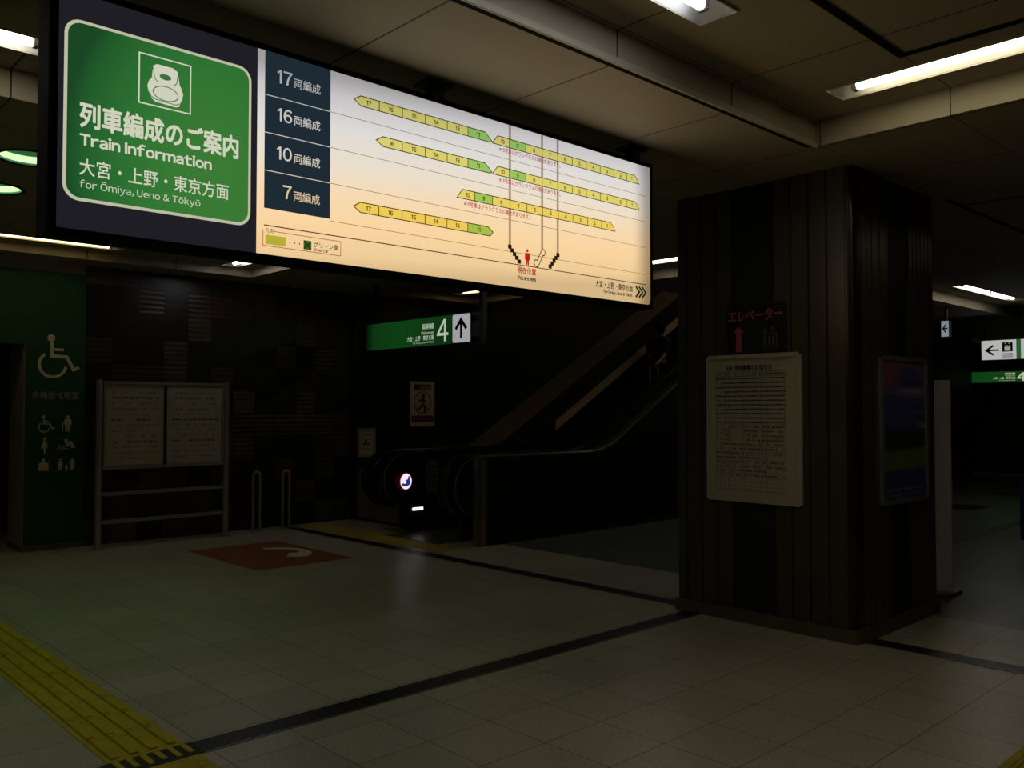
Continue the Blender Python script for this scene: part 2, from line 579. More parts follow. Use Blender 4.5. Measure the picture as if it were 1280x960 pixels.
# ---- ceiling with coffers
coffers = {          # x0, x1, y0, y1
    'front': (-1.6, 4.92, -2.6, 2.54), 'behind_sign': (-1.6, 4.92, 3.85, 4.95), 'rear': (-1.6, 4.92, 8.2, 9.77),
    'right': (7.75, 12.0, -2.6, 1.6), 'mid': (6.95, 8.58, 4.4, 6.9), 'above_escalator': (6.9, 8.6, 8.5, 9.9), 'far': (11.2, 17.05, 3.45, 4.99)}
ZTOP = {'rear': 3.175, 'above_escalator': 3.17, 'mid': 3.20}      # the shallower coffers
lamps = [            # coffer, direction, x0, x1, y0, y1, tube colour, kind
    ('front', 'x', 0.86, 3.29, 2.055, 2.245, 'cool'),
    ('front', 'x', 0.86, 3.29, -2.30, -2.11, 'warm'),  # unseen lamp added behind the camera to brighten the pillar's right face
    ('right', 'x', 8.2, 10.6, 1.0, 1.19, 'low'),  # lamp and its coffer added out of view to light the pillar
    ('front', 'y', 4.475, 4.675, -0.20, 2.245, 'warm'),
    ('behind_sign', 'x', -1.2, 1.3, 4.45, 4.66, 'white'),
    ('rear', 'x', 0.9, 3.30, 9.36, 9.52, 'dimwarm'),
    ('rear', 'y', 4.50, 4.70, 8.55, 9.66, 'mid'),
    ('mid', 'y', 8.03, 8.21, 4.65, 6.65, 'white'),
    ('above_escalator', 'y', 8.06, 8.23, 8.62, 9.74, 'dimwarm'),
    ('far', 'x', 12.95, 15.35, 4.47, 4.66, 'white')]
downs = [(1.56, 6.06), (1.57, 7.06)]
DR = 0.185
holes = list(coffers.values()) + [(9.3, 20.0, 7.10, 10.2)] + [(x - 0.22, x + 0.22, y - 0.22, y + 0.22) for x, y in downs]
b = B()
b.sheet(-5, 24.6, -6, 10.2, ZC, holes)
for x, y in downs:      # square plate with a round opening
    n = 32
    inner = [b.bm.verts.new((x + DR * math.cos(2 * PI * k / n), y + DR * math.sin(2 * PI * k / n), ZC)) for k in range(n)]
    outer = []
    for k in range(n):
        c_, s_ = math.cos(2 * PI * k / n), math.sin(2 * PI * k / n)
        q = 0.22 / max(abs(c_), abs(s_))
        outer.append(b.bm.verts.new((x + q * c_, y + q * s_, ZC)))
    for k in range(n):
        b.bm.faces.new((inner[k], inner[(k + 1) % n], outer[(k + 1) % n], outer[k]))
for key, (x0, x1, y0, y1) in coffers.items():
    lh = [(l[2], l[3], l[4], l[5]) for l in lamps if l[0] == key]
    zt = ZTOP.get(key, ZT)
    b.sheet(x0, x1, y0, y1, zt, lh)
    for p, q in (((x0, y0), (x1, y0)), ((x1, y0), (x1, y1)), ((x1, y1), (x0, y1)), ((x0, y1), (x0, y0))):
        b.vface(((p[0], p[1], ZC), (q[0], q[1], ZC), (q[0], q[1], zt), (p[0], p[1], zt)))
struct('ceiling', b, m_ceil)
# dark shadow gaps round the front coffer and its middle panel
b = B(); b.box(-1.6, 4.90, 2.548, 2.585, ZC - 0.004, ZC + 0.02); struct('trim_5', b, m_groove)
b = B(); b.box(-1.6, 4.93, 2.530, 2.546, ZC - 0.010, ZC + 0.02); struct('trim_6', b, m_lip)
b = B(); b.box(-1.2, 4.315, 1.745, 1.785, ZT - 0.006, ZT + 0.02); b.box(4.275, 4.315, -2.2, 1.745, ZT - 0.006, ZT + 0.02)
struct('trim_7', b, m_groove)
b = B(); b.box(6.9, 24.0, 2.49, 2.53, ZC - 0.003, ZC + 0.02); struct('trim_8', b, m_groove)
b = B(); b.box(7.165, 7.195, -6, 2.49, ZC - 0.003, ZC + 0.02); struct('trim_9', b, m_groove)
# escalator shaft above the ceiling
b = B()
b.box(9.3, 20.0, 6.98, 7.08, ZC + 0.003, 8.0)
b.box(20.0, 20.1, 6.98, 10.3, ZC + 0.003, 8.0)
b.box(9.15, 9.28, 7.1, 10.2, ZC + 0.16, 8.0)
b.box(9.3, 20.0, 7.1, 10.2, 8.0, 8.1)
struct('wall_3', b, m_wall)
# ---- walls
b = B(); b.box(3.19, 6.63, 10.2, 10.35, 0, ZC); struct('wall_back', b, m_mosaic)
b = B(); b.box(6.63, 6.86, 10.165, 10.35, 0, ZC); b.box(6.86, 22.5, 10.2, 10.35, 0, 8.0); struct('wall_back_right', b, m_wall)
b = B()
b.box(2.60, 3.19, 10.19, 10.75, 0.062, 2.97); b.box(-5.0, 2.60, 10.19, 10.75, 2.18, 2.97)
b.box(-5.0, 1.5, 10.19, 10.75, 0.062, 2.18)
struct('wall_left', b, m_green)
b = B(); b.box(-5.0, 3.19, 10.205, 10.75, 2.972, ZC); struct('trim_10', b, m_lip)
b = B(); b.box(2.585, 3.195, 10.18, 10.76, 0, 0.06); struct('baseboard_left', b, m_plinth)
b = B(); b.box(2.590, 2.5985, 10.20, 10.755, 0.062, 2.178); struct('trim_11', b, m_jamb)
b = B(); b.box(-1.0, 3.3, 12.5, 12.65, 0, 2.6); b.box(3.19, 3.3, 10.76, 12.5, 0, 2.6); b.box(0.9, 1.0, 10.76, 12.5, 0, 2.6); b.box(0.9, 3.3, 10.76, 12.65, 2.6, 2.7)
struct('wall_1', b, m_corridor)
b = B(); b.box(1.0, 3.19, 12.46, 12.5, 0, 0.12); struct('baseboard_back', b, m_ink)
b = B(); b.box(-5.1, -5.0, -6, 10.8, 0, ZC); struct('wall_front', b, m_wall)
b = B(); b.box(-5, 28, -6.1, -6.0, 0, 6); struct('wall_right', b, m_wall)
b = B(); b.box(22.5, 22.65, 8.22, 10.2, 0, ZC); struct('wall_far', b, m_wall)
b = B(); b.box(24.6, 24.7, -6, 10.35, ZC + 0.002, 6.0); b.box(28.0, 28.1, -6, 10.35, 0, 6.0); b.box(24.7, 28, -6, 10.35, 6.0, 6.1); b.box(22.65, 28, 8.22, 8.3, 0, 6)
struct('wall_2', b, m_matblack)

# ---- pillar (clad square column)
pil = bpy.data.objects.new('pillar', None); C.objects.link(pil); pil.location = (6.09, 3.25, 0); pil['kind'] = 'structure'
b = B(); b.box(5.465, 6.715, 2.585, 3.915, 0.0, ZC - 0.002); obj('core', b, m_matblack, pil)
b = B()
def row(edges):
    return [(p, q) for p, q in zip(edges, edges[1:])]
for p, q in row([2.61, 2.74, 2.87, 3.00, 3.13]) + row([3.46, 3.59, 3.72, 3.85, 3.935]):
    b.box(5.44, 5.47, p + 0.004, q - 0.004, 0.09, ZC - 0.003, 0.004)
    b.box(6.71, 6.74, p + 0.004, q - 0.004, 0.09, ZC - 0.003, 0.004)
for p, q in row([5.555, 5.63, 5.71, 5.83, 5.97]) + row([6.30, 6.37, 6.44, 6.51, 6.58, 6.65, 6.735]):
    b.box(p + 0.003, q - 0.003, 2.56, 2.59, 0.09, ZC - 0.003, 0.004)
    b.box(p + 0.003, q - 0.003, 3.91, 3.94, 0.09, ZC - 0.003, 0.004)
obj('cladding', b, m_board, pil)
b = B()
b.box(5.452, 5.47, 3.133, 3.457, 0.09, ZC - 0.003); b.box(6.71, 6.728, 3.133, 3.457, 0.09, ZC - 0.003)
b.box(5.973, 6.297, 2.572, 2.59, 0.09, ZC - 0.003); b.box(5.973, 6.297, 3.91, 3.928, 0.09, ZC - 0.003)
obj('centre_panel', b, m_darkpanel, pil)
b = B()
pts = [(5.44, 2.612), (5.44, 2.608)] + [(5.488 - 0.048 * math.cos(a * PI / 16), 2.608 - 0.048 * math.sin(a * PI / 16)) for a in range(1, 9)] + [(5.552, 2.56), (5.552, 2.59), (5.468, 2.59), (5.468, 2.612)]
top = Frame((0, 0, 0), (1, 0, 0), (0, 1, 0))
b.prism(top, pts, 0.09, ZC - 0.003)
obj('corner_strip', b, m_corner, pil, smooth=True)
b = B()
b.prism(top, [(5.425, 3.955), (5.425, 2.60), (5.44, 2.56), (5.48, 2.545), (6.755, 2.545), (6.755, 3.955)], 0.0, 0.088)
obj('base_plinth', b, m_plinth, pil)

# ================================================================ BIG TRAIN INFORMATION SIGN
SX, SY = 2.535, 3.24
sg = thing('train_information_sign', 'large backlit train information sign hanging from the ceiling with a car formation diagram', 'sign', (SX, 3.30, 2.10))
F = Frame((0, SY, 0), (1, 0, 0), (0, 0, 1))
b = B()
b.box(0.915, 4.222, 3.262, 3.358, 2.105, 2.972)
b.box(0.882, 4.230, SY - 0.006, 3.36, 2.102, 2.124); b.box(0.882, 4.230, SY - 0.006, 3.36, 2.957, 2.978)
b.box(0.882, 0.912, SY - 0.006, 3.36, 2.124, 2.957); b.box(4.216, 4.230, SY - 0.006, 3.36, 2.124, 2.957)
obj('housing', b, m_matblack, sg)
b = B()
pts = [(1.655, 2.957), (1.655, 2.124), (4.186, 2.124)] + [(4.186 + 0.03 * math.sin(a * PI / 12), 2.154 - 0.03 * math.cos(a * PI / 12)) for a in range(1, 7)] + [(4.216, 2.957)]
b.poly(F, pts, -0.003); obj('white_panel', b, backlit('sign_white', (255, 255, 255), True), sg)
b = B(); b.rect(F, 0.912, 2.124, 1.655, 2.957, -0.003); obj('navy_panel', b, glow('sign_navy', (31, 30, 37), 1, False), sg)
def rrect(x0, z0, x1, z1, r, n=6):
    out = []
    for cx, cz, a0 in ((x1 - r, z1 - r, 0), (x0 + r, z1 - r, 90), (x0 + r, z0 + r, 180), (x1 - r, z0 + r, 270)):
        for k in range(n + 1):
            a = math.radians(a0 + 90 * k / n)
            out.append((cx + r * math.cos(a), cz + r * math.sin(a)))
    return out
def green_mat():
    m, t, p, o = nt('sign_green'); t.nodes.remove(p)
    x, y, z = XYZ(t, OBJ(t))
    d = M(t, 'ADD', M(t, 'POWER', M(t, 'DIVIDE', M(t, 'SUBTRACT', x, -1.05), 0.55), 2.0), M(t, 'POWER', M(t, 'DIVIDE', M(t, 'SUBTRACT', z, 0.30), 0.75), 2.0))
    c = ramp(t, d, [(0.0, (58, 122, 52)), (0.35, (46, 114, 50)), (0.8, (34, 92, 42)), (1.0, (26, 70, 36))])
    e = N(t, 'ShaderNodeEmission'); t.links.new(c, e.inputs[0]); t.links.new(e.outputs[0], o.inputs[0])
    m.cycles.emission_sampling = 'NONE'
    return m
b = B(); b.poly(F, rrect(0.932, 2.226, 1.628, 2.864, 0.055), -0.0015); obj('panel_border', b, glow('sign_cream_line', (186, 188, 160), 1, False), sg)
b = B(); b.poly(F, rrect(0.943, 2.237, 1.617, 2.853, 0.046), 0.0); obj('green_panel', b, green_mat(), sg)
m_cream = glow('sign_cream', (206, 208, 186), 1, False)
letter(sg, m_cream, 'title_lettering', F, '列車編成のご案内', 0.986, 2.488, 1.572, 2.576, 0.001, 0.030)
letter(sg, m_cream, 'english_title_lettering', F, 'Train Information', 0.987, 2.424, 1.463, 2.466, 0.001, 0.032)
letter(sg, m_cream, 'direction_lettering', F, '大宮・上野・東京方面', 0.986, 2.318, 1.534, 2.378, 0.001, 0.008)
letter(sg, m_cream, 'english_direction_lettering', F, 'for Ōmiya, Ueno & Tōkyō', 0.986, 2.266, 1.421, 2.305, 0.001, 0.0)
# seat pictogram
b = B()
b.stroke(F, [(1.186, 2.622), (1.378, 2.622), (1.378, 2.806), (1.186, 2.806)], 0.005, 0.001, True)
obj('pictogram_border', b, m_cream, sg)
b = B()
b.poly(F, [(1.236, 2.770), (1.250, 2.780), (1.310, 2.780), (1.328, 2.770), (1.336, 2.722), (1.342, 2.712), (1.350, 2.690), (1.346, 2.668), (1.338, 2.652), (1.336, 2.640), (1.322, 2.634), (1.246, 2.638), (1.232, 2.648), (1.230, 2.660), (1.220, 2.672), (1.216, 2.692), (1.222, 2.712), (1.232, 2.724)], 0.001)
obj('seat_pictogram', b, m_cream, sg)
b = B()
m_pg = glow('sign_picto_green', (60, 110, 66), 1, False)
b.poly(F, [(1.262 + 0.022 * math.cos(a) + 0.02, 2.738 + 0.011 * math.sin(a)) for a in [k * PI / 8 for k in range(16)]], 0.0015)
b.stroke(F, [(1.284 + 0.047 * math.cos(k * PI / 12), 2.676 + 0.027 * math.sin(k * PI / 12)) for k in range(24)], 0.0035, 0.0015, True)
b.stroke(F, [(1.236, 2.764), (1.243, 2.724), (1.256, 2.712)], 0.003, 0.0015)
b.stroke(F, [(1.330, 2.762), (1.324, 2.724), (1.312, 2.712)], 0.003, 0.0015)
b.stroke(F, [(1.232, 2.655), (1.246, 2.647), (1.322, 2.643), (1.336, 2.650)], 0.003, 0.0015)
obj('seat_pictogram_outline', b, m_pg, sg)
# navy block with the numbers of cars
m_nav = glow('sign_block_navy', (31, 43, 52), 1, False)
b = B(); b.rect(F, 1.686, 2.313, 1.992, 2.957, 0.0); obj('formation_block', b, m_nav, sg)
m_wht = backlit('sign_lettering_white', (228, 232, 234))
for z0, num in ((2.838, '17'), (2.681, '16'), (2.522, '10'), (2.365, '7')):
    letter(sg, m_wht, 'row_number', F, num, 1.727, z0, 1.808, z0 + 0.054, 0.001, 0.012, 'r')
    letter(sg, m_wht, 'row_lettering', F, '両編成', 1.818, z0 - 0.002, 1.942, z0 + 0.040, 0.001, 0.006)
for z in (2.776, 2.622, 2.467):
    b = B(); b.rect(F, 1.686, z - 0.0016, 1.992, z + 0.0016, 0.001); obj('block_rule', b, m_wht, sg)
for z in (2.776, 2.622, 2.467, 2.3046):
    b = B(); b.rect(F, 1.992, z - 0.0013, 4.172, z + 0.0013, 0.0); obj('row_line', b, backlit('sign_rule_brown', (150, 130, 112)), sg)
b = B(); b.rect(F, 1.686, 2.241, 4.172, 2.2455, 0.0); obj('platform_line', b, backlit('sign_rule_dark', (78, 52, 40)), sg)
# guide bars from the stairs and escalator up to the trains
for x, zb in ((3.050, 2.315), (3.285, 2.345), (3.405, 2.325)):
    b = B(); b.rect(F, x - 0.008, zb, x + 0.008, 2.955, 0.0006)
    obj('guide_bar', b, backlit('sign_bar_grey', (178, 166, 154)), sg)
# trains
m_yel, m_grn, m_out = backlit('sign_car_yellow', (246, 240, 134)), backlit('sign_car_green', (172, 226, 116)), backlit('sign_outline', (44, 36, 24))
Lb = [2.243, 2.371, 2.504, 2.636, 2.767]
Rb = [3.045, 3.163, 3.285, 3.404, 3.521, 3.636, 3.754, 3.874, 3.993]
def train(z0, cars):
    z1 = z0 + 0.0445
    zm = (z0 + z1) / 2
    for num, x0, x1, shape in cars:
        if shape == 'tip':
            pts = [(x0, zm), (x0 + 0.035, z0), (x1, z0), (x1, z1), (x0 + 0.035, z1)]
        elif shape == 'tailfront':
            pts = [(x0, z0), (x1 - 0.012, z0), (x1, z0 + 0.008), (x1 - 0.045, z1), (x0, z1)]
        elif shape == 'tail':
            pts = [(x0, z0), (x1 - 0.02, z0), (x1, zm), (x1 - 0.035, z1), (x0, z1)]
        elif shape == 'nose':
            pts = [(x0, z0), (x1, z0), (x1, z1), (x0 + 0.036, z1), (x0 + 0.010, z0 + 0.014)]
        elif shape == 'end':
            pts = [(x0, z0), (x1, z0), (x1 - 0.016, z0 + 0.026), (x1 - 0.042, z1), (x0, z1)]
        else:
            pts = [(x0, z0), (x1, z0), (x1, z1), (x0, z1)]
        b = B(); b.poly(F, pts, 0.001); car = obj('train_car', b, m_grn if num in ('9', '11') else m_yel, sg)
        b = B(); b.stroke(F, pts, 0.0042, 0.0015, True); obj('car_outline', b, m_out, car)
        cx = (x0 + x1) / 2 + (0.012 if shape in ('tip', 'nose') else -0.012 if shape in ('end', 'tail', 'tailfront') else 0)
        letter(car, m_out, 'car_number', F, num, cx, z0 + 0.012, cx, z0 + 0.032, 0.0018, 0.03, 'c')
right = [(str(9 - i), Rb[i], Rb[i + 1], '') for i in range(8)]
left = [(str(16 - i), Lb[i], Lb[i + 1], '') for i in range(4)]
train(2.838, [('17', 2.110, 2.243, 'tip')] + left + [('11', 2.767, 2.926, 'tailfront'), ('10', 2.929, 3.045, 'nose')] + right + [('1', 3.993, 4.106, 'end')])
train(2.682, [('16', 2.228, 2.371, 'tip')] + left[1:] + [('11', 2.767, 2.926, 'tailfront'), ('10', 2.929, 3.045, 'nose')] + right + [('1', 3.993, 4.108, 'end')])
train(2.5245, [('10', 2.698, 2.811, 'nose')] + [(str(9 - i), a, c, '') for i, (a, c) in enumerate(row([2.811, 2.930, 3.050, 3.171, 3.288, 3.409, 3.525, 3.646, 3.765]))] + [('1', 3.765, 3.884, 'end')])
train(2.365, [('17', 2.110, 2.243, 'tip')] + left + [('11', 2.767, 2.934, 'tail')])
m_redp = backlit('sign_red', (190, 44, 50))
NOTE = '※10号車はグランクラスの場合があります。'
for a0, z0 in ((2.976, 2.805), (2.976, 2.648), (2.743, 2.489)):
    letter(sg, m_redp, 'red_note', F, NOTE, a0, z0, a0 + 0.450, z0 + 0.027, 0.001, 0.012)
b = B()
b.disc(F, 3.175, 2.324, 0.0085, 0.001, 14)
b.poly(F, [(3.158, 2.312), (3.192, 2.312), (3.194, 2.276), (3.187, 2.276), (3.186, 2.247), (3.177, 2.247), (3.175, 2.272), (3.173, 2.247), (3.164, 2.247), (3.163, 2.276), (3.156, 2.276)], 0.001)
obj('you_are_here_figure', b, m_redp, sg)
letter(sg, m_redp, 'you_are_here_lettering', F, '現在位置', 3.104, 2.200, 3.238, 2.234, 0.001, 0.02)
m_dk = backlit('sign_dark_print', (40, 34, 28))
b = B()
for i in range(5):
    b.rect(F, 3.037 + i * 0.0165, 2.318 - i * 0.0172, 3.062 + i * 0.0165, 2.340 - i * 0.0172, 0.001)
obj('stairs_symbol', b, m_dk, sg)
b = B()
for i in range(5):
    b.rect(F, 3.393 - i * 0.0150, 2.318 - i * 0.0172, 3.418 - i * 0.0150, 2.340 - i * 0.0172, 0.001)
obj('stairs_symbol', b, m_dk, sg)
b = B()
b.stroke(F, [(3.226, 2.276), (3.236, 2.284), (3.248, 2.282), (3.280, 2.338), (3.290, 2.346), (3.303, 2.342), (3.308, 2.328), (3.300, 2.314), (3.290, 2.312), (3.262, 2.262), (3.250, 2.248), (3.232, 2.250), (3.225, 2.262)], 0.005, 0.001, True)
obj('escalator_symbol', b, m_dk, sg)
letter(sg, m_dk, 'english_you_are_here_lettering', F, 'You are here', 3.108, 2.168, 3.238, 2.190, 0.001, 0.04)
letter(sg, m_dk, 'direction_lettering', F, '大宮・上野・東京方面', 3.712, 2.188, 4.042, 2.226, 0.001, 0.014)
letter(sg, m_dk, 'english_direction_lettering', F, 'for Ōmiya, Ueno & Tōkyō', 3.782, 2.154, 4.038, 2.178, 0.001, 0.04)
for k in range(3):
    x = 4.072 + k * 0.030
    b = B(); b.stroke(F, [(x, 2.226), (x + 0.034, 2.194), (x, 2.160)], 0.013, 0.001)
    obj('direction_chevron', b, backlit('sign_chevron_green', (36, 66, 40)), sg)
# legend
b = B()
b.stroke(F, [(1.730, 2.222), (2.046, 2.222), (2.046, 2.160), (1.682, 2.160), (1.682, 2.222), (1.690, 2.222)], 0.003, 0.001)
obj('legend_frame', b, backlit('sign_legend_red', (190, 110, 90)), sg)
b = B(); b.rect(F, 1.693, 2.167, 1.783, 2.205, 0.001); obj('legend_swatch', b, backlit('sign_swatch', (190, 214, 92)), sg)
b = B(); b.rect(F, 1.866, 2.167, 1.903, 2.205, 0.001); obj('legend_symbol', b, backlit('sign_symbol', (62, 112, 62)), sg)
b = B(); b.stroke(F, [(1.869, 2.170), (1.900, 2.202)], 0.004, 0.0015); b.stroke(F, [(1.869, 2.202), (1.900, 2.170)], 0.004, 0.0015); obj('symbol_cross', b, m_dk, sg)
b = B()
for k in range(3):
    b.disc(F, 1.803 + k * 0.022, 2.187, 0.003, 0.001, 8)
obj('legend_dots', b, m_dk, sg)
letter(sg, m_dk, 'legend_heading', F, '凡例', 1.692, 2.213, 1.728, 2.232, 0.001, 0.004)
letter(sg, m_dk, 'legend_lettering', F, 'グリーン車', 1.914, 2.181, 2.034, 2.205, 0.001, 0.012)
letter(sg, m_dk, 'english_legend_lettering', F, 'Green Car', 1.914, 2.166, 1.985, 2.178, 0.001, 0.03)
# hangers
for x in (2.62, 4.14):
    b = B(); b.box(x - 0.035, x + 0.035, 3.285, 3.35, 2.974, ZC - 0.001); b.box(x - 0.075, x + 0.075, 3.25, 3.39, ZC - 0.018, ZC - 0.001, 0.004)
    obj('hanger', b, m_black, sg)

# ================================================================ CEILING LAMPS
TC = {'low': ((255, 244, 214), 0.15), 'mid': ((250, 250, 255), 1.5), 'cool': ((238, 244, 255), 1.0), 'warm': ((255, 246, 214), 1.0), 'white': ((255, 250, 236), 1.6), 'dimwarm': ((255, 226, 170), 0.65)}
LBL = ['recessed fluorescent ceiling lamp with bright cool tube, cut by the top edge of the photo',
       'added fluorescent ceiling lamp of the front coffer, unseen behind the camera',
       'added fluorescent ceiling lamp right of the pillar, out of view',
       'long warm white fluorescent ceiling lamp at upper right with a small label inside',
       'white fluorescent ceiling lamp showing left of the large train information sign',
       'thin distant strip of ceiling light above the green restroom wall',
       'short bright ceiling lamp just below the large sign, above the notice board',
       'small white ceiling lamp between the large sign and the pillar',
       'faint ceiling lamp above the green number four sign by the escalator',
       'fluorescent ceiling lamp far back on the right, above the white arrow sign']
for (key, d, x0, x1, y0, y1, col), lb in zip(lamps, LBL):
    zl = ZTOP.get(key, ZT)
    cx, cy = (x0 + x1) / 2, (y0 + y1) / 2
    L = thing('ceiling_lamp', lb, 'ceiling lamp', (cx, cy, zl), 'fluorescent lamps recessed in the ceiling')
    b = B()
    sl, zt = 0.030, zl + 0.065
    a = [(x0, y0, zl), (x1, y0, zl), (x1, y1, zl), (x0, y1, zl)]
    if d == 'x':
        c_ = [(x0 + 0.10, y0 + sl, zt), (x1 - 0.10, y0 + sl, zt), (x1 - 0.10, y1 - sl, zt), (x0 + 0.10, y1 - sl, zt)]
    else:
        c_ = [(x0 + sl, y0 + 0.10, zt), (x1 - sl, y0 + 0.10, zt), (x1 - sl, y1 - 0.10, zt), (x0 + sl, y1 - 0.10, zt)]
    for k in range(4):
        b.vface((a[k], a[(k + 1) % 4], c_[(k + 1) % 4], c_[k]))
    b.vface(c_)
    obj('reflector', b, m_refl, L)
    b = B()
    w = 0.008
    b.box(x0 - w, x1 + w, y0 - w, y0, zl - 0.008, zl - 0.0005); b.box(x0 - w, x1 + w, y1, y1 + w, zl - 0.008, zl - 0.0005)
    b.box(x0 - w, x0, y0, y1, zl - 0.008, zl - 0.0005); b.box(x1, x1 + w, y0, y1, zl - 0.008, zl - 0.0005)
    obj('rim', b, m_lip, L)
    rgb, k = TC[col]
    mt = glow('tube_' + col, rgb, TUBE * k)
    lo, hi = (x0, x1) if d == 'x' else (y0, y1)
    mid = (lo + hi) / 2
    spans = [(lo + 0.13, mid - 0.03), (mid + 0.03, hi - 0.13)] if hi - lo > 1.6 else [(lo + 0.12, hi - 0.12)]
    zz = zl + 0.014
    for p, q in spans:
        b = B(); b.tube([(p, cy, zz), (q, cy, zz)] if d == 'x' else [(cx, p, zz), (cx, q, zz)], 0.023, 14)
        obj('tube', b, mt, L, smooth=True)
        for e, s in ((p, -1), (q, 1)):
            b = B()
            if d == 'x':
                b.box(min(e, e + s * 0.028), max(e, e + s * 0.028), cy - 0.024, cy + 0.024, zz - 0.024, zt, 0.004)
            else:
                b.box(cx - 0.024, cx + 0.024, min(e, e + s * 0.028), max(e, e + s * 0.028), zz - 0.024, zt, 0.004)
            obj('socket', b, m_sticker, L)
    if lb.endswith('label inside'):
        b = B(); b.box(x0 + 0.012, x0 + 0.016, y1 - 0.34, y1 - 0.16, zl + 0.012, zl + 0.045); obj('label', b, m_sticker, L)
# round downlights
for (x, y), lb in zip(downs, ('round green-tinted ceiling downlight beside the large sign, upper of the two', 'round green-tinted ceiling downlight beside the large sign, lower of the two')):
    L = thing('round_downlight', lb, 'ceiling lamp', (x, y, ZC), 'round downlights left of the sign')
    b = B(); b.lathe([(DR, 0), (DR, 0.13), (0.0, 0.13)], (x, y, ZC), n=32); obj('can', b, plain('green_tinted_reflector', (120, 190, 160), 0.4), L, smooth=True)
    b = B(); b.lathe([(DR - 0.006, 0.012), (DR - 0.004, 0.055)], (x, y, ZC), n=40); obj('ring_diffuser', b, glow('ring_green', (206, 246, 178), 1.3), L, smooth=True)
    b = B(); b.lathe([(DR - 0.002, -0.006), (DR + 0.02, -0.006), (DR + 0.02, -0.0005), (DR - 0.002, -0.0005), (DR - 0.002, -0.006)], (x, y, ZC), n=40); obj('rim', b, m_groove, L)
    ld = bpy.data.lights.new('downlight_lamp', 'SPOT'); ld.energy = 9; ld.color = (0.52, 1.0, 0.46); ld.spot_size = math.radians(118); ld.spot_blend = 0.9; ld.shadow_soft_size = 0.06
    lo = bpy.data.objects.new('lamp_bulb', ld); C.objects.link(lo); lo.location = (0, 0, 0.06); lo.parent = L
# slim lamp by the far stairs
L = thing('ceiling_lamp', 'slim dim yellowish strip lamp far back right of the pillar', 'ceiling lamp', (22.0, 8.0, 2.86), 'fluorescent lamps recessed in the ceiling')
b = B(); b.box(20.8, 23.3, 7.92, 8.08, 2.90, ZC - 0.001); obj('housing', b, m_lip, L)
b = B(); b.tube([(20.9, 8.0, 2.88), (23.2, 8.0, 2.88)], 0.02, 10); obj('tube', b, glow('tube_yellow', (255, 214, 140), 3.0), L, smooth=True)
# unseen lamp added on the escalator shaft wall to brighten decks and rider
L = thing('ceiling_lamp', 'added unseen strip lamp on the escalator shaft wall above the ceiling', 'ceiling lamp', (13.2, 7.13, 5.5), 'fluorescent lamps recessed in the ceiling')
b = B(); b.box(12.0, 14.4, 7.082, 7.14, 5.46, 5.56); obj('housing', b, m_lip, L)
b = B(); b.tube([(12.05, 7.17, 5.5), (14.35, 7.17, 5.5)], 0.02, 10); obj('tube', b, glow('tube_shaft_added', (255, 240, 216), 30.0), L, smooth=True)
# unlit fitting beneath the big sign (in front of the shaft)
L = thing('ceiling_lamp', 'unlit grey strip fitting showing just under the right end of the large sign', 'ceiling lamp', (9.0, 7.72, 2.84), 'fluorescent lamps recessed in the ceiling')
b = B(); b.box(8.72, 9.22, 7.66, 7.78, 2.92, 2.965, 0.006); obj('housing', b, m_alu, L)
b = B(); b.box(8.94, 9.00, 7.69, 7.75, 2.965, ZC - 0.001); obj('hanger', b, m_black, L)

# ================================================================ PILLAR SIGNS
FL = Frame((5.44, 0, 0), (0, -1, 0), (0, 0, 1))     # pillar face towards -X; a = -y
L = thing('elevator_sign', 'black sign with pink lettering and arrow above the timetable on the pillar', 'sign', (5.44, 3.26, 1.885))
b = B(); b.box(5.428, 5.4395, 3.030, 3.490, 1.885, 2.232); obj('board', b, plain('sign_board_black', (9, 9, 9), 0.5), L)
b = B()
b.text(FL, 'エレベーター', -3.475, 2.118, -3.055, 2.196, 0.0135, 0.022)
b.poly(FL, [(-3.418, 1.902), (-3.372, 1.902), (-3.368, 2.040), (-3.345, 2.040), (-3.395, 2.082), (-3.440, 2.040), (-3.414, 2.040)], 0.0135)
obj('lettering', b, m_pinkink, L)
b = B()
b.stroke(FL, [(-3.207, 1.932), (-3.099, 1.932), (-3.099, 2.018), (-3.207, 2.018)], 0.007, 0.0135, True)
for k in range(3):
    a = -3.184 + k * 0.031
    b.disc(FL, a, 1.997, 0.008, 0.0135, 10); b.rect(FL, a - 0.009, 1.945, a + 0.009, 1.985, 0.0135)
b.stroke(FL, [(-3.186, 2.068), (-3.186, 2.030)], 0.006, 0.0135); b.stroke(FL, [(-3.203, 2.046), (-3.186, 2.029), (-3.169, 2.046)], 0.006, 0.0135)
b.stroke(FL, [(-3.126, 2.028), (-3.126, 2.066)], 0.006, 0.0135); b.stroke(FL, [(-3.143, 2.050), (-3.126, 2.067), (-3.109, 2.050)], 0.006, 0.0135)
obj('lift_pictogram', b, plain('dull_yellow_print', (116, 112, 78), 0.6), L)

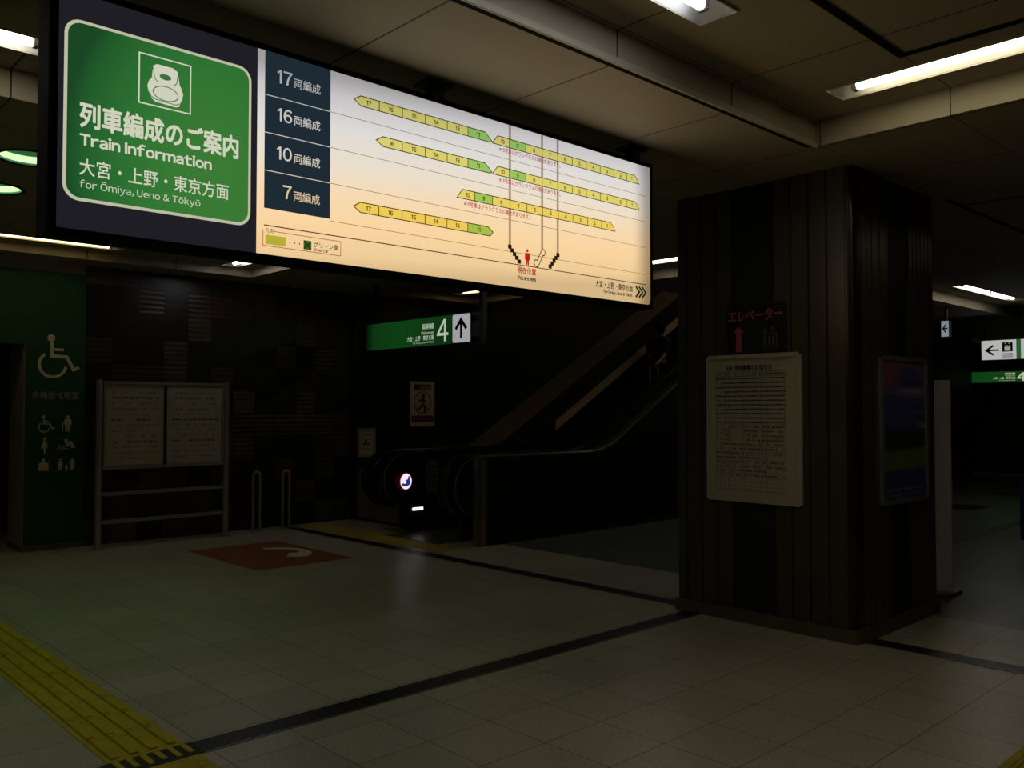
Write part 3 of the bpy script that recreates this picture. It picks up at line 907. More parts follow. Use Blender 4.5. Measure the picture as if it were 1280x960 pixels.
def snap_frame(L, fr, a0, b0, a1, b1, m, w=0.028, d=0.022):
    """snap frame: four bars and black corner caps"""
    bb = B()
    for q in (((a0, b1 - w), (a1, b1)), ((a0, b0), (a1, b0 + w)), ((a0, b0 + w), (a0 + w, b1 - w)), ((a1 - w, b0 + w), (a1, b1 - w))):
        (p0, p1) = q
        bb.prism(fr, [(p0[0], p0[1]), (p1[0], p0[1]), (p1[0], p1[1]), (p0[0], p1[1])], 0.0006, d)
    obj('frame', bb, m, L)
    for a, c_ in ((a0, b0), (a1, b0), (a0, b1), (a1, b1)):
        bb = B(); sa, sb = (1 if a == a0 else -1), (1 if c_ == b0 else -1)
        p = sorted((a - sa * 0.002, a + sa * 0.012)); q = sorted((c_ - sb * 0.002, c_ + sb * 0.012))
        bb.prism(fr, [(p[0], q[0]), (p[1], q[0]), (p[1], q[1]), (p[0], q[1])], 0.0006, d + 0.002)
        obj('corner_cap', bb, m_black, L)
L = thing('timetable_notice', 'framed white notice with a dense printed timetable on the pillar', 'notice', (5.44, 3.29, 0.845))
snap_frame(L, FL, -3.662, 0.845, -2.918, 1.884, m_paper)
b = B(); b.rect(FL, -3.636, 0.872, -2.944, 1.858, 0.006); obj('paper', b, m_paper, L)
b = B()
b.text(FL, '4月 団体乗車のお知らせ', -3.50, 1.772, -3.14, 1.810, 0.007, 0.035)
b.text(FL, '平成24年4月', -3.15, 1.832, -3.02, 1.844, 0.007, 0.0)
TX0, TX1, TZ0, TZ1 = -3.590, -3.040, 0.925, 1.762
cols = [TX0, -3.55, -3.52, -3.482, -3.365, -3.225, -3.185, TX1]
nr = 27
rows = [TZ1 - (TZ1 - TZ0) * k / nr for k in range(nr + 1)]
for x in cols:
    b.rect(FL, x - 0.0012, TZ0, x + 0.0012, TZ1, 0.007)
for z in (rows[0], rows[1], rows[-1]):
    b.rect(FL, TX0, z - 0.0014, TX1, z + 0.0014, 0.007)
for k in range(1, 12):
    b.rect(FL, TX0 if k % 2 else -3.52, rows[k + 1] + 0.011, TX1 if k < 11 else -3.2, rows[k + 1] + 0.0165, 0.007)
obj('heading_and_rules', b, m_ink, L)
b = B()
for k in range(nr):
    zc = (rows[k] + rows[k + 1]) / 2
    for c0, c1 in zip(cols, cols[1:]):
        if k > 23 or (k > 12 and random.random() < 0.2):
            continue
        x = c0 + 0.006
        while x < c1 - 0.012:
            w = random.uniform(0.006, 0.016)
            if random.random() < 0.8:
                b.rect(FL, x, zc - 0.006, min(x + w, c1 - 0.005), zc + 0.005, 0.0072)
            x += w + 0.004
for k in range(12, nr):
    b.rect(FL, TX0, rows[k] - 0.0007, TX1, rows[k] + 0.0007, 0.0071)
obj('table_print', b, plain('table_ink', (92, 82, 64), 0.7), L)['kind'] = 'stuff'
FR = Frame((6.185, 2.56, 0.0), (1, 0, 0), (0, 0, 1))
L = thing('landscape_poster', 'framed poster of violet sky over a green field on the right face of the pillar', 'poster', (6.185, 2.56, 0.848))
snap_frame(L, FR, -0.390, 0.848, 0.390, 1.862, m_alu, 0.032)
b = B(); b.rect(FR, -0.362, 0.876, 0.362, 1.834, 0.006); obj('print', b, m_poster, L)
b = B()
b.text(FR, '風', 0.22, 1.70, 0.31, 1.79, 0.007, 0.0); b.text(FR, '空', 0.22, 1.58, 0.31, 1.67, 0.007, 0.0)
for k in range(9):
    b.rect(FR, -0.30 + k * 0.067, 0.935, -0.30 + k * 0.067 + 0.045, 0.952, 0.007)
    b.rect(FR, -0.30 + k * 0.067, 0.900, -0.30 + k * 0.067 + 0.030, 0.915, 0.007)
b.poly(FR, [(-0.13, 0.885), (-0.10, 0.90), (-0.12, 0.94), (-0.09, 0.915), (-0.085, 0.89)], 0.0075)
obj('caption_print', b, plain('poster_caption', (150, 146, 160), 0.6), L)

# ================================================================ WHITE PANEL BEHIND THE PILLAR
L = thing('white_stand_panel', 'tall narrow white standing panel showing behind the right edge of the pillar', 'panel', (7.42, 3.0, 0))
b = B(); b.box(7.395, 7.445, 2.70, 3.40, 0.03, 1.735, 0.006); obj('panel', b, m_white, L)
for ya in (2.68, 3.33):
    b = B(); b.box(7.27, 7.57, ya, ya + 0.08, 0.0, 0.03, 0.004); obj('foot', b, m_steel, L)

# ================================================================ RESTROOM WALL PICTOGRAMS
FG = Frame((0, 10.19, 0), (1, 0, 0), (0, 0, 1))
def person_pic(bb, x, z0, h, off=0.002, skirt=False):
    w = h * 0.16
    bb.disc(FG, x, z0 + h * 0.90, h * 0.09, off, 14)
    bb.poly(FG, [(x - w * 1.15, z0 + h * 0.78), (x + w * 1.15, z0 + h * 0.78), (x + w * 1.35, z0 + h * 0.42), (x + w * 0.95, z0 + h * 0.42),
                 (x + w * 0.85, z0), (x + w * 0.15, z0), (x, z0 + h * 0.38), (x - w * 0.15, z0), (x - w * 0.85, z0), (x - w * 0.95, z0 + h * 0.42), (x - w * 1.35, z0 + h * 0.42)], off)
def wheelchair(bb, cx, cz, k, off=0.002):
    bb.disc(FG, cx - 0.028 * k, cz + 0.205 * k, 0.038 * k, off, 16)
    bb.stroke(FG, [(cx - 0.020 * k, cz + 0.165 * k), (cx - 0.018 * k, cz + 0.015 * k), (cx + 0.125 * k, cz + 0.010 * k), (cx + 0.195 * k, cz - 0.125 * k), (cx + 0.250 * k, cz - 0.100 * k)], 0.034 * k, off)
    bb.stroke(FG, [(cx, cz + 0.085 * k), (cx + 0.095 * k, cz + 0.083 * k)], 0.028 * k, off + 0.0003)
    bb.arc(FG, cx - 0.010 * k, cz - 0.075 * k, 0.130 * k, 125, 350, 0.030 * k, off + 0.0006, 24)
L = thing('restroom_sign', 'cream wheelchair and restroom pictograms on the green wall', 'sign', (2.90, 10.19, 0.80))
b = B(); wheelchair(b, 2.872, 2.052, 1.02); obj('wheelchair_pictogram', b, m_picto, L)
b = B(); b.text(FG, '多機能化粧室', 2.666, 1.605, 3.130, 1.688, 0.002, 0.012); obj('lettering', b, m_picto2, L)
b = B(); b.text(FG, 'Restroom', 2.790, 1.556, 3.014, 1.592, 0.002, 0.0)
b.text(FG, 'ご自由にお使い下さい', 2.683, 0.795, 2.868, 0.815, 0.002, 0.0)
obj('small_lettering', b, plain('faint_decal', (60, 84, 52), 0.6), L)
b = B(); wheelchair(b, 2.790, 1.336, 0.40); obj('wheelchair_symbol', b, m_picto, L)
b = B(); person_pic(b, 3.020, 1.255, 0.175); b.stroke(FG, [(2.990, 1.36), (2.968, 1.345), (2.968, 1.257)], 0.009, 0.0025); obj('cane_user_symbol', b, m_picto, L)
b = B(); b.disc(FG, 2.795, 1.182, 0.017, 0.002, 14)
b.poly(FG, [(2.780, 1.160), (2.806, 1.160), (2.822, 1.110), (2.822, 1.090), (2.806, 1.080), (2.803, 1.022), (2.788, 1.022), (2.783, 1.080), (2.758, 1.082), (2.772, 1.130)], 0.002); obj('pregnancy_symbol', b, m_picto, L)
b = B(); b.disc(FG, 3.006, 1.158, 0.020, 0.002, 14)
b.poly(FG, [(2.995, 1.135), (3.050, 1.155), (3.085, 1.120), (3.100, 1.075), (3.050, 1.075), (3.048, 1.105), (3.010, 1.090)], 0.002)
b.poly(FG, [(2.925, 1.085), (2.990, 1.100), (2.990, 1.085)], 0.002); b.disc(FG, 2.935, 1.100, 0.010, 0.0022, 10); b.rect(FG, 2.915, 1.066, 3.030, 1.073, 0.002); obj('baby_changing_symbol', b, m_picto, L)
b = B(); b.disc(FG, 2.785, 0.955, 0.018, 0.002, 14); b.poly(FG, [(2.752, 0.930), (2.818, 0.930), (2.834, 0.915), (2.834, 0.842), (2.738, 0.842), (2.738, 0.915)], 0.002); obj('ostomate_symbol', b, m_picto, L)
b = B(); b.poly(FG, [(2.800, 0.878), (2.815, 0.884), (2.815, 0.870)], 0.0035); obj('ostomate_mark', b, m_ink_red, L)
b = B(); person_pic(b, 2.950, 0.840, 0.125); person_pic(b, 3.012, 0.830, 0.075); person_pic(b, 3.070, 0.840, 0.130); obj('family_symbol', b, m_picto, L)

# ================================================================ NOTICE BOARD ON LEGS
L = thing('notice_board', 'grey steel standing notice board holding two sheets in front of the tiled wall', 'notice board', (3.93, 9.83, 0))
for x in (3.225, 4.655):
    b = B(); b.tube([(x, 9.83, 0.0), (x, 9.83, 1.815)], 0.033, 16); b.lathe([(0.0, 0.012), (0.06, 0.012), (0.06, 0.0)], (x, 9.83, 0), n=20)
    obj('post', b, m_alu, L, smooth=True)
b = B()
b.box(3.262, 4.618, 9.81, 9.85, 1.765, 1.800); b.box(3.262, 4.618, 9.81, 9.85, 0.845, 0.885); b.box(3.262, 3.285, 9.81, 9.85, 0.885, 1.765); b.box(4.595, 4.618, 9.81, 9.85, 0.885, 1.765)
b.box(3.285, 4.595, 9.835, 9.848, 0.885, 1.765)
obj('board_frame', b, m_alu, L)
b = B(); b.box(3.922, 3.942, 9.806, 9.835, 0.87, 1.765); obj('divider', b, m_black, L)
FB = Frame((0, 9.833, 0), (1, 0, 0), (0, 0, 1))
for x0, x1 in ((3.29, 3.918), (3.946, 4.59)):
    b = B(); b.box(x0, x1, 9.826, 9.8345, 0.89, 1.76); pp = obj('notice_sheet', b, m_paper2, L)
    b = B()
    for r_ in range(13):
        z = 1.68 - r_ * 0.06
        x = x0 + 0.06
        bold = r_ in (1, 5, 9)
        while x < x1 - 0.08:
            w = random.uniform(0.012, 0.05)
            if random.random() < (0.85 if bold else 0.55):
                b.rect(FB, x, z - (0.011 if bold else 0.005), x + w, z + (0.011 if bold else 0.005), 0.0085)
            x += w + 0.012
    obj('print', b, m_inklite, pp)['kind'] = 'stuff'
for z in (0.585, 0.285):
    b = B(); b.box(3.255, 4.625, 9.815, 9.845, z - 0.02, z + 0.02, 0.004); obj('cross_rail', b, m_alu, L)

# ================================================================ TWO STEEL HOOP RAILS BY THE TILED WALL
for x, lb in ((5.135, 'slim steel hoop rail standing against the tiled wall, nearer the notice board'), (5.535, 'slim steel hoop rail standing against the tiled wall, nearer the yellow paving')):
    L = thing('hoop_rail', lb, 'railing', (x, 10.0, 0), 'steel hoop rails by the tiled wall')
    b = B()
    path = [(x - 0.045, 10.0, 0.0), (x - 0.045, 10.0, 0.68)] + [(x - 0.045 * math.cos(a * PI / 8), 10.0, 0.68 + 0.045 * math.sin(a * PI / 8)) for a in range(1, 8)] + [(x + 0.045, 10.0, 0.68), (x + 0.045, 10.0, 0.0)]
    b.tube(path, 0.016, 10); obj('hoop', b, m_alu, L, smooth=True)
    b = B(); b.box(x - 0.07, x + 0.07, 9.965, 10.035, 0, 0.008); obj('base_plate', b, m_alu, L)

# ================================================================ POSTERS ON THE DARK WALL
L = thing('warning_poster', 'white no-running poster with a red circle on the dark wall above the escalator entry', 'poster', (7.845, 10.2, 1.245))
FW = Frame((0, 10.2, 0), (1, 0, 0), (0, 0, 1))
b = B(); b.box(7.622, 8.066, 10.194, 10.1995, 1.245, 1.900); obj('sheet', b, m_paper, L)
b = B()
b.rect(FW, 7.695, 1.772, 8.000, 1.858, 0.007)
b.disc(FW, 7.86, 1.690, 0.028, 0.007, 12); b.stroke(FW, [(7.86, 1.66), (7.835, 1.56), (7.775, 1.49)], 0.04, 0.007); b.stroke(FW, [(7.835, 1.56), (7.89, 1.52), (7.88, 1.45)], 0.034, 0.0073); b.stroke(FW, [(7.76, 1.60), (7.84, 1.64), (7.92, 1.60)], 0.026, 0.0076)
for k in range(3):
    b.stroke(FW, [(7.73 - k * 0.012, 1.47 + k * 0.05), (7.77 - k * 0.012, 1.45 + k * 0.05)], 0.014, 0.007)
obj('running_figure', b, m_ink, L)
b = B()
b.text(FW, '危険注意', 7.80, 1.785, 7.985, 1.845, 0.0085, 0.01)
obj('heading', b, m_paper2, L)
b = B(); b.stroke(FW, [(7.844 + 0.155 * math.cos(k * PI / 18), 1.594 + 0.155 * math.sin(k * PI / 18)) for k in range(36)], 0.016, 0.008, True); b.stroke(FW, [(7.735, 1.703), (7.953, 1.485)], 0.014, 0.0085)
obj('prohibition_ring', b, plain('faded_red', (130, 66, 54), 0.7), L)
b = B(); b.rect(FW, 7.640, 1.300, 8.048, 1.405, 0.007); obj('red_band', b, plain('poster_red', (126, 32, 34), 0.7), L)
b = B()
x = 7.66
while x < 8.02:
    w = random.uniform(0.012, 0.03); b.rect(FW, x, 1.365, x + w, 1.385, 0.008); b.rect(FW, x, 1.325, x + w * 0.8, 1.342, 0.008); x += w + 0.008
obj('band_print', b, m_ink, L)
L = thing('framed_notice', 'small yellow framed notice on the dark wall beside the tiled wall', 'notice', (6.845, 10.165, 0.835))
b = B()
FY = Frame((0, 10.165, 0), (1, 0, 0), (0, 0, 1))
for q in ((6.700, 0.835, 6.990, 0.872), (6.700, 1.198, 6.990, 1.235), (6.700, 0.872, 6.735, 1.198), (6.955, 0.872, 6.990, 1.198)):
    b.box(q[0], q[2], 10.140, 10.1645 if q[0] < 6.85 and q[2] < 6.86 else 10.1645, q[1], q[3])
obj('frame', b, m_yelframe, L)
b = B(); b.box(6.735, 6.955, 10.150, 10.1645, 0.872, 1.198); obj('sheet', b, m_paper, L)
b = B()
for k in range(4):
    b.rect(FY, 6.785 + k * 0.032, 1.000, 6.785 + k * 0.032 + 0.024, 1.04 + (0.04 if k == 1 else 0.012 * (k % 2)), 0.0165)
for k in range(6):
    b.rect(FY, 6.77 + k * 0.026, 1.135, 6.77 + k * 0.026 + 0.018, 1.150, 0.0165); b.rect(FY, 6.77 + k * 0.026, 0.94, 6.77 + k * 0.026 + 0.018, 0.953, 0.0165)
obj('print', b, m_ink, L)

# ================================================================ GREEN NUMBER 4 SIGN
FS = Frame((6.30, 0, 0), (0, -1, 0), (0, 0, 1))
L = thing('platform_sign', 'long green backlit sign with number four and an up arrow hanging before the escalator', 'sign', (6.36, 8.33, 2.235))
b = B(); b.box(6.303, 6.45, 7.325, 9.36, 2.225, 2.578); b.box(6.292, 6.303, 7.325, 9.36, 2.225, 2.238); b.box(6.292, 6.303, 7.325, 9.36, 2.566, 2.578); obj('housing', b, m_black, L)
def s4green(name, x0, x1, bright):
    m, t, p, o = nt(name); t.nodes.remove(p)
    x, y, z = XYZ(t, OBJ(t))
    mr = N(t, 'ShaderNodeMapRange'); mr.inputs[1].default_value = x0; mr.inputs[2].default_value = x1
    t.links.new(y, mr.inputs[0])
    c = ramp(t, mr.outputs[0], [(0.0, (12, 40, 16)), (0.25, (14, 52, 18)), (0.60, (14, 62, 20)), (0.92, (12, 54, 18)), (1.0, (5, 22, 8))])
    e = N(t, 'ShaderNodeEmission'); e.inputs[1].default_value = bright; t.links.new(c, e.inputs[0]); t.links.new(e.outputs[0], o.inputs[0])
    m.cycles.emission_sampling = 'NONE'
    return m
b = B(); b.rect(FS, -9.355, 2.238, -7.645, 2.566, 0.0005); obj('green_panel', b, s4green('platform_sign_green', -0.9, 1.0, 1.0), L)
b = B(); b.poly(FS, rrect(-7.637, 2.245, -7.330, 2.562, 0.02), 0.0005); obj('arrow_panel', b, glow('arrow_panel_white', (158, 158, 160), 1), L)
b = B()
b.stroke(FS, [(-7.487, 2.290), (-7.487, 2.50)], 0.036, 0.002); b.stroke(FS, [(-7.580, 2.395), (-7.487, 2.500), (-7.394, 2.395)], 0.040, 0.0025)
obj('arrow', b, m_matblack, L)
b = B()
b.text(FS, '新幹線', -8.195, 2.430, -7.975, 2.500, 0.002, 0.01)
b.text(FS, 'Shinkansen', -8.215, 2.372, -7.980, 2.410, 0.002, 0.004)
b.text(FS, '大宮・上野・東京方面', -8.490, 2.305, -7.975, 2.362, 0.002, 0.012)
b.text(FS, 'for Ōmiya, Ueno & Tōkyō', -8.380, 2.262, -7.975, 2.296, 0.002, 0.0)
b.text(FS, '4', -7.915, 2.275, -7.715, 2.525, 0.002, 0.01)
obj('lettering', b, glow('sign_letter_dim', (170, 188, 164), 1, False), L)
for y in (7.20, 9.25):
    b = B()
    b.box(6.345, 6.405, y - 0.03, y + 0.03, 2.215 if y < 8 else 2.579, ZC - 0.001)
    if y < 8:
        b.box(6.345, 6.405, y + 0.03, 7.324, 2.26, 2.30); b.box(6.345, 6.405, y + 0.03, 7.324, 2.50, 2.54)
    obj('hanger', b, m_black, L)

# ================================================================ RIGHT-HAND SIGNS
F6 = Frame((16.0, 0, 0), (0, -1, 0), (0, 0, 1))
L = thing('exit_direction_sign', 'white backlit hanging sign with left arrow and lift symbol at the right edge', 'sign', (16.06, 4.4, 2.32))
b = B(); b.box(16.005, 16.16, 3.50, 5.31, 2.315, 2.665); obj('housing', b, m_black, L)
b = B(); b.rect(F6, -5.295, 2.328, -4.762, 2.652, 0.0); b.rect(F6, -4.695, 2.328, -3.52, 2.652, 0.0); obj('white_panel', b, glow('white_sign_panel', (178, 176, 176), 1), L)
b = B(); b.rect(F6, -4.755, 2.328, -4.702, 2.652, 0.0); obj('green_bar', b, glow('green_sign_bar', (28, 96, 40), 1, False), L)
b = B()
b.stroke(F6, [(-5.225, 2.487), (-5.022, 2.487)], 0.028, 0.002); b.stroke(F6, [(-5.110, 2.567), (-5.222, 2.487), (-5.110, 2.407)], 0.032, 0.0025)
b.rect(F6, -4.975, 2.455, -4.817, 2.612, 0.002)
b.text(F6, '出口', -4.62, 2.44, -4.30, 2.60, 0.002, 0.01)
obj('arrow_and_symbol', b, m_matblack, L)
b = B()
b.rect(F6, -4.94, 2.47, -4.85, 2.535, 0.004)
for k in range(3):
    b.disc(F6, -4.925 + k * 0.03, 2.552, 0.010, 0.004, 8)
b.stroke(F6, [(-4.94, 2.585), (-4.925, 2.60), (-4.91, 2.585)], 0.007, 0.004); b.stroke(F6, [(-4.88, 2.60), (-4.865, 2.585), (-4.85, 2.60)], 0.007, 0.004)
obj('lift_symbol', b, glow('white_sign_print', (150, 148, 148), 1, False), L)
b = B()
for z in (2.415, 2.385, 2.36):
    x = -4.972
    while x < -4.83:
        w = random.uniform(0.012, 0.026); b.rect(F6, x, z, x + w, z + 0.014, 0.002); x += w + 0.007
obj('small_print', b, plain('grey_print', (120, 118, 118), 0.7), L)
for y in (5.29, 3.56):
    b = B(); b.box(16.05, 16.11, y - 0.03, y + 0.03, 2.666, ZC - 0.001); obj('hanger', b, m_black, L)
F7 = Frame((21.5, 0, 0), (0, -1, 0), (0, 0, 1))
L = thing('stair_sign', 'dark green sign with number four above the far stairs, below the white arrow sign', 'sign', (21.56, 6.6, 2.10))
b = B(); b.box(21.505, 21.65, 5.5, 7.62, 2.085, 2.352); obj('housing', b, m_black, L)
b = B(); b.rect(F7, -7.605, 2.097, -5.52, 2.34, 0.0); obj('green_panel', b, s4green('stair_sign_green', -0.9, 1.05, 1.1), L)
b = B()
b.text(F7, '新幹線', -6.64, 2.262, -6.43, 2.312, 0.003, 0.02); b.text(F7, 'Shinkansen', -6.63, 2.226, -6.43, 2.252, 0.003, 0.01)
b.text(F7, '大宮・上野・東京方面', -6.88, 2.170, -6.43, 2.212, 0.003, 0.03); b.text(F7, 'for Ōmiya, Ueno & Tōkyō', -6.76, 2.125, -6.43, 2.155, 0.003, 0.0)
b.text(F7, '4', -6.385, 2.128, -6.225, 2.305, 0.003, 0.03)
obj('lettering', b, glow('stair_sign_letter', (176, 184, 150), 1, False), L)
for y in (7.4, 5.7):
    b = B(); b.box(21.55, 21.60, y - 0.025, y + 0.025, 2.353, ZC - 0.001); obj('hanger', b, m_black, L)
F8 = Frame((14.0, 0, 0), (0, -1, 0), (0, 0, 1))
L = thing('arrow_sign', 'small white backlit sign with a green left arrow right behind the pillar', 'sign', (14.03, 5.15, 2.61))
b = B(); b.box(14.004, 14.10, 5.092, 5.207, 2.602, 2.850); obj('housing', b, m_black, L)
b = B(); b.rect(F8, -5.203, 2.606, -5.096, 2.846, 0.0); obj('white_panel', b, glow('arrow_sign_panel', (128, 134, 142), 1), L)
b = B(); b.stroke(F8, [(-5.178, 2.730), (-5.110, 2.730)], 0.022, 0.002); b.stroke(F8, [(-5.135, 2.790), (-5.180, 2.730), (-5.135, 2.670)], 0.022, 0.0025); obj('arrow', b, plain('green_print', (20, 70, 40), 0.6), L)
b = B(); b.box(14.03, 14.07, 5.13, 5.17, 2.851, ZC - 0.001); obj('hanger', b, m_black, L)

# ================================================================ FLOOR PRINT AND TACTILE PAVING
FF = Frame((0, 0, 0), (0, -1, 0), (1, 0, 0))        # reads from the left; normal up
L = thing('floor_sticker', 'large orange floor sticker with a white curved arrow in front of the tiled wall', 'floor sticker', (4.4, 8.31, 0))
b = B(); b.box(3.885, 4.925, 7.54, 9.08, 0.0002, 0.0012); obj('orange_sheet', b, m_orange, L)
b = B()
ARROW = [(-8.729, 4.557), (-8.649, 4.722), (-8.470, 4.833), (-8.274, 4.846), (-8.130, 4.809), (-7.986, 4.705), (-7.928, 4.625), (-8.038, 4.452), (-8.228, 4.594), (-8.206, 4.683), (-8.268, 4.738), (-8.364, 4.735), (-8.512, 4.647), (-8.619, 4.518)]
b.poly(FF, ARROW, 0.0022)
obj('curved_arrow', b, m_stickwhite, L)
b = B()
for r_ in range(5):
    x = -9.0
    while x < (-7.7 if r_ < 3 else -8.55):
        w = random.uniform(0.03, 0.08)
        b.rect(FF, x, 3.93 + r_ * 0.085, x + w, 3.93 + r_ * 0.085 + 0.045, 0.0022); x += w + 0.03
obj('worn_print', b, m_stickfaint, L)['kind'] = 'stuff'

def tactile(name, label, x0, x1, y0, y1, along, dots=False, skip=None):
    T = thing(name, label, 'tactile paving', ((x0 + x1) / 2, (y0 + y1) / 2, 0))
    bb = B(); bb.box(x0, x1, y0, y1, 0.0005, 0.004); obj('base_sheet', bb, m_tact, T)
    bb = B()
    if dots:
        n = int((y1 - y0) / 0.06); k_ = int((x1 - x0) / 0.06)
        for i in range(k_):
            for j in range(n):
                x, y = x0 + 0.03 + i * 0.06, y0 + 0.03 + j * 0.06
                bb.lathe([(0.014, 0.0042), (0.009, 0.009)], (x, y, 0), n=6)
                bb.vface([(x + 0.009 * math.cos(q * PI / 3), y + 0.009 * math.sin(q * PI / 3), 0.009) for q in range(6)])
        obj('studs', bb, m_tact, T)['kind'] = 'stuff'
    else:
        lo, hi, a0, a1 = (x0, x1, y0, y1) if along == 'y' else (y0, y1, x0, x1)
        p = a0 + 0.01
        while p < a1 - 0.05:
            q = min(p + 0.297, a1 - 0.01)
            for k in range(4):
                c_ = lo + (hi - lo) * (k + 0.5) / 4
                if skip and q > skip[0] and p < skip[1]:
                    continue
                if along == 'y':
                    bb.box(c_ - 0.019, c_ + 0.019, p, q, 0.0042, 0.012, 0.003)
                else:
                    bb.box(p, q, c_ - 0.018, c_ + 0.018, 0.0042, 0.010, 0.0025)
            p += 0.30
        obj('guide_bars', bb, m_tact, T)['kind'] = 'stuff'
    return T
T = tactile('tactile_strip', 'worn yellow tactile paving strip crossing the floor at lower left', 1.325, 1.655, -1.5, 9.6, 'y', skip=(3.70, 3.90))
b = B()
b.box(1.30, 1.68, 3.722, 3.875, 0.0042, 0.0058); obj('cover_plate', b, plain('grimy_plate', (44, 42, 38), 0.6, vary=0.7, scale=25), T)
for k in range(6):
    b = B(); x = 1.335 + k * 0.058; b.box(x, x + 0.026, 3.745 + 0.012 * (k % 2), 3.872, 0.0059, 0.0095, 0.0015); obj('yellow_bar', b, m_tact, T)
tactile('tactile_strip', 'yellow tactile paving strip at the bottom right corner of the photo', 3.9, 7.2, 0.97, 1.29, 'x')
tactile('tactile_mat', 'yellow studded tactile paving strip across the foot of the escalator', 5.755, 6.06, 7.20, 10.05, 'y', dots=True)
tactile('tactile_strip', 'thin yellow tactile paving line at the foot of the far stairs', 21.7, 22.0, -2, 8.1, 'y')
for x0, x1, y0, y1, lb in ((13.9, 14.6, 4.75, 5.75, 'dark floor hatch plate far back beside the white standing panel'), (16.7, 17.35, 4.2, 5.38, 'dark floor hatch plate farther back near the right edge')):
    b = B(); b.box(x0, x1, y0, y1, 0.0003, 0.004, 0.001); b.box(x0 + 0.04, x1 - 0.04, y0 + 0.04, y1 - 0.04, 0.004, 0.006, 0.001)
    base_at(tag(obj('floor_hatch', b, m_strip), lb, 'floor hatch'))

# ================================================================ ESCALATOR
SL = math.tan(math.radians(30))
m_darksteel = plain('dark_steel_deck', (64, 58, 50), 0.3, 0.7)
E_ = thing('escalator', 'dark escalator rising to the right with opaque balustrades behind the pillar', 'escalator', (8.0, 8.2, 0))
XE = 21.0
def prof(top, x_flat, r=1.1, x_end=XE):
    """upper edge: flat at height top, curving into a 30 degree rise starting at x_flat"""
    th = math.radians(30)
    L_ = r * math.tan(th / 2)
    pts = [(x_flat - L_ + r * math.sin(th * k / 6), top + r * (1 - math.cos(th * k / 6))) for k in range(7)]
    e = pts[-1]
    pts.append((x_end, e[1] + (x_end - e[0]) * SL))
    return pts
FE = Frame((0, 0, 0), (1, 0, 0), (0, 0, 1))    # normal is -Y: offset = -y
CX, CZ, RD = 6.375, 0.640, 0.330
def balustrade(y0, y1, inner):
    nose = [(CX + RD * math.cos(math.radians(a)), CZ + RD * math.sin(math.radians(a))) for a in range(270, 89, -12)]
    up = prof(CZ + RD, 8.32)
    low = [(XE, up[-1][1] - 1.35), (8.8, 0.0 + 0.10), (7.0, 0.02), (6.62, 0.02), (6.62, CZ - RD)]
    out = nose + up + low
    bb = B(); bb.prism(FE, out, -y0 - 0.02, -y1 + 0.02); o = obj('balustrade', bb, m_glassdark, E_)
    # broad metal deck along the top
    top_ = [(CX, CZ + RD)] + up
    for ya, yb, dm in ((y0, (y0 + y1) / 2 - 0.06, inner), ((y0 + y1) / 2 + 0.06, y1, m_darksteel)):
        bb = B()
        for (p, q) in zip(top_, top_[1:]):
            bb.vface([(p[0], ya, p[1] + 0.006), (q[0], ya, q[1] + 0.006), (q[0], yb, q[1] + 0.006), (p[0], yb, p[1] + 0.006)])
            for yy in (ya, yb):
                bb.vface([(p[0], yy, p[1] + 0.006), (q[0], yy, q[1] + 0.006), (q[0], yy, q[1] - 0.02), (p[0], yy, p[1] - 0.02)])
        obj('deck', bb, dm, E_)
    # handrail belt
    ym = (y0 + y1) / 2
    bb = B()
    pts = [(CX + (RD + 0.03) * math.cos(math.radians(a)), CZ + (RD + 0.03) * math.sin(math.radians(a))) for a in range(258, 89, -8)] + [(p[0], p[1] + 0.03) for p in up]
    for i, (p, q) in enumerate(zip(pts, pts[1:])):
        d = (Vector(q) - Vector(p)).normalized(); nn = Vector((-d.y, d.x)) * (-1 if False else 1)
        def ring(c_):
            return [(c_[0] - nn.x * 0.035, ym - 0.05, c_[1] - nn.y * 0.035), (c_[0] - nn.x * 0.01, ym - 0.055, c_[1] - nn.y * 0.01), (c_[0], ym - 0.04, c_[1]), (c_[0], ym + 0.04, c_[1]),
                    (c_[0] - nn.x * 0.01, ym + 0.055, c_[1] - nn.y * 0.01), (c_[0] - nn.x * 0.035, ym + 0.05, c_[1] - nn.y * 0.035)]
        A_, B_ = ring(p), ring(q)
        for k in range(5):
            bb.vface((A_[k], A_[k + 1], B_[k + 1], B_[k]))
    obj('handrail', bb, m_rubber, E_)
    # end disc trim on both cheeks
    for yy, sgn in ((y0 + 0.018, -1), (y1 - 0.018, 1)):
        bb = B()
        path = [(CX + (RD - 0.012) * math.cos(math.radians(a)), yy + sgn * 0.006, CZ + (RD - 0.012) * math.sin(math.radians(a))) for a in range(95, 266, 8)]
        bb.tube(path, 0.008, 6); obj('edge_trim', bb, m_steel, E_, smooth=True)
    # ring bands round the drum
    for yy in (y0 + 0.06, y1 - 0.06):
        bb = B()
        path = [(CX + (RD + 0.006) * math.cos(math.radians(a)), yy, CZ + (RD + 0.006) * math.sin(math.radians(a))) for a in range(92, 258, 8)]
        bb.tube(path, 0.009, 6); obj('drum_band', bb, m_black, E_, smooth=True)
balustrade(7.28, 7.62, m_darksteel)
balustrade(8.60, 9.10, m_darksteel)
b = B()
sk = [p for p in prof(CZ + RD, 8.32) if p[0] > 8.5]
p0 = (9.0, sk[0][1] + (9.0 - sk[0][0]) * SL)
b.prism(FE, [(p0[0], p0[1] - 0.02), (sk[-1][0], sk[-1][1] - 0.02), (sk[-1][0], sk[-1][1] - 0.17), (p0[0], p0[1] - 0.17)], -8.619, -8.606)
obj('inner_skirt', b, plain('beige_skirt_panel', (206, 176, 142), 0.5), E_)
b = B()
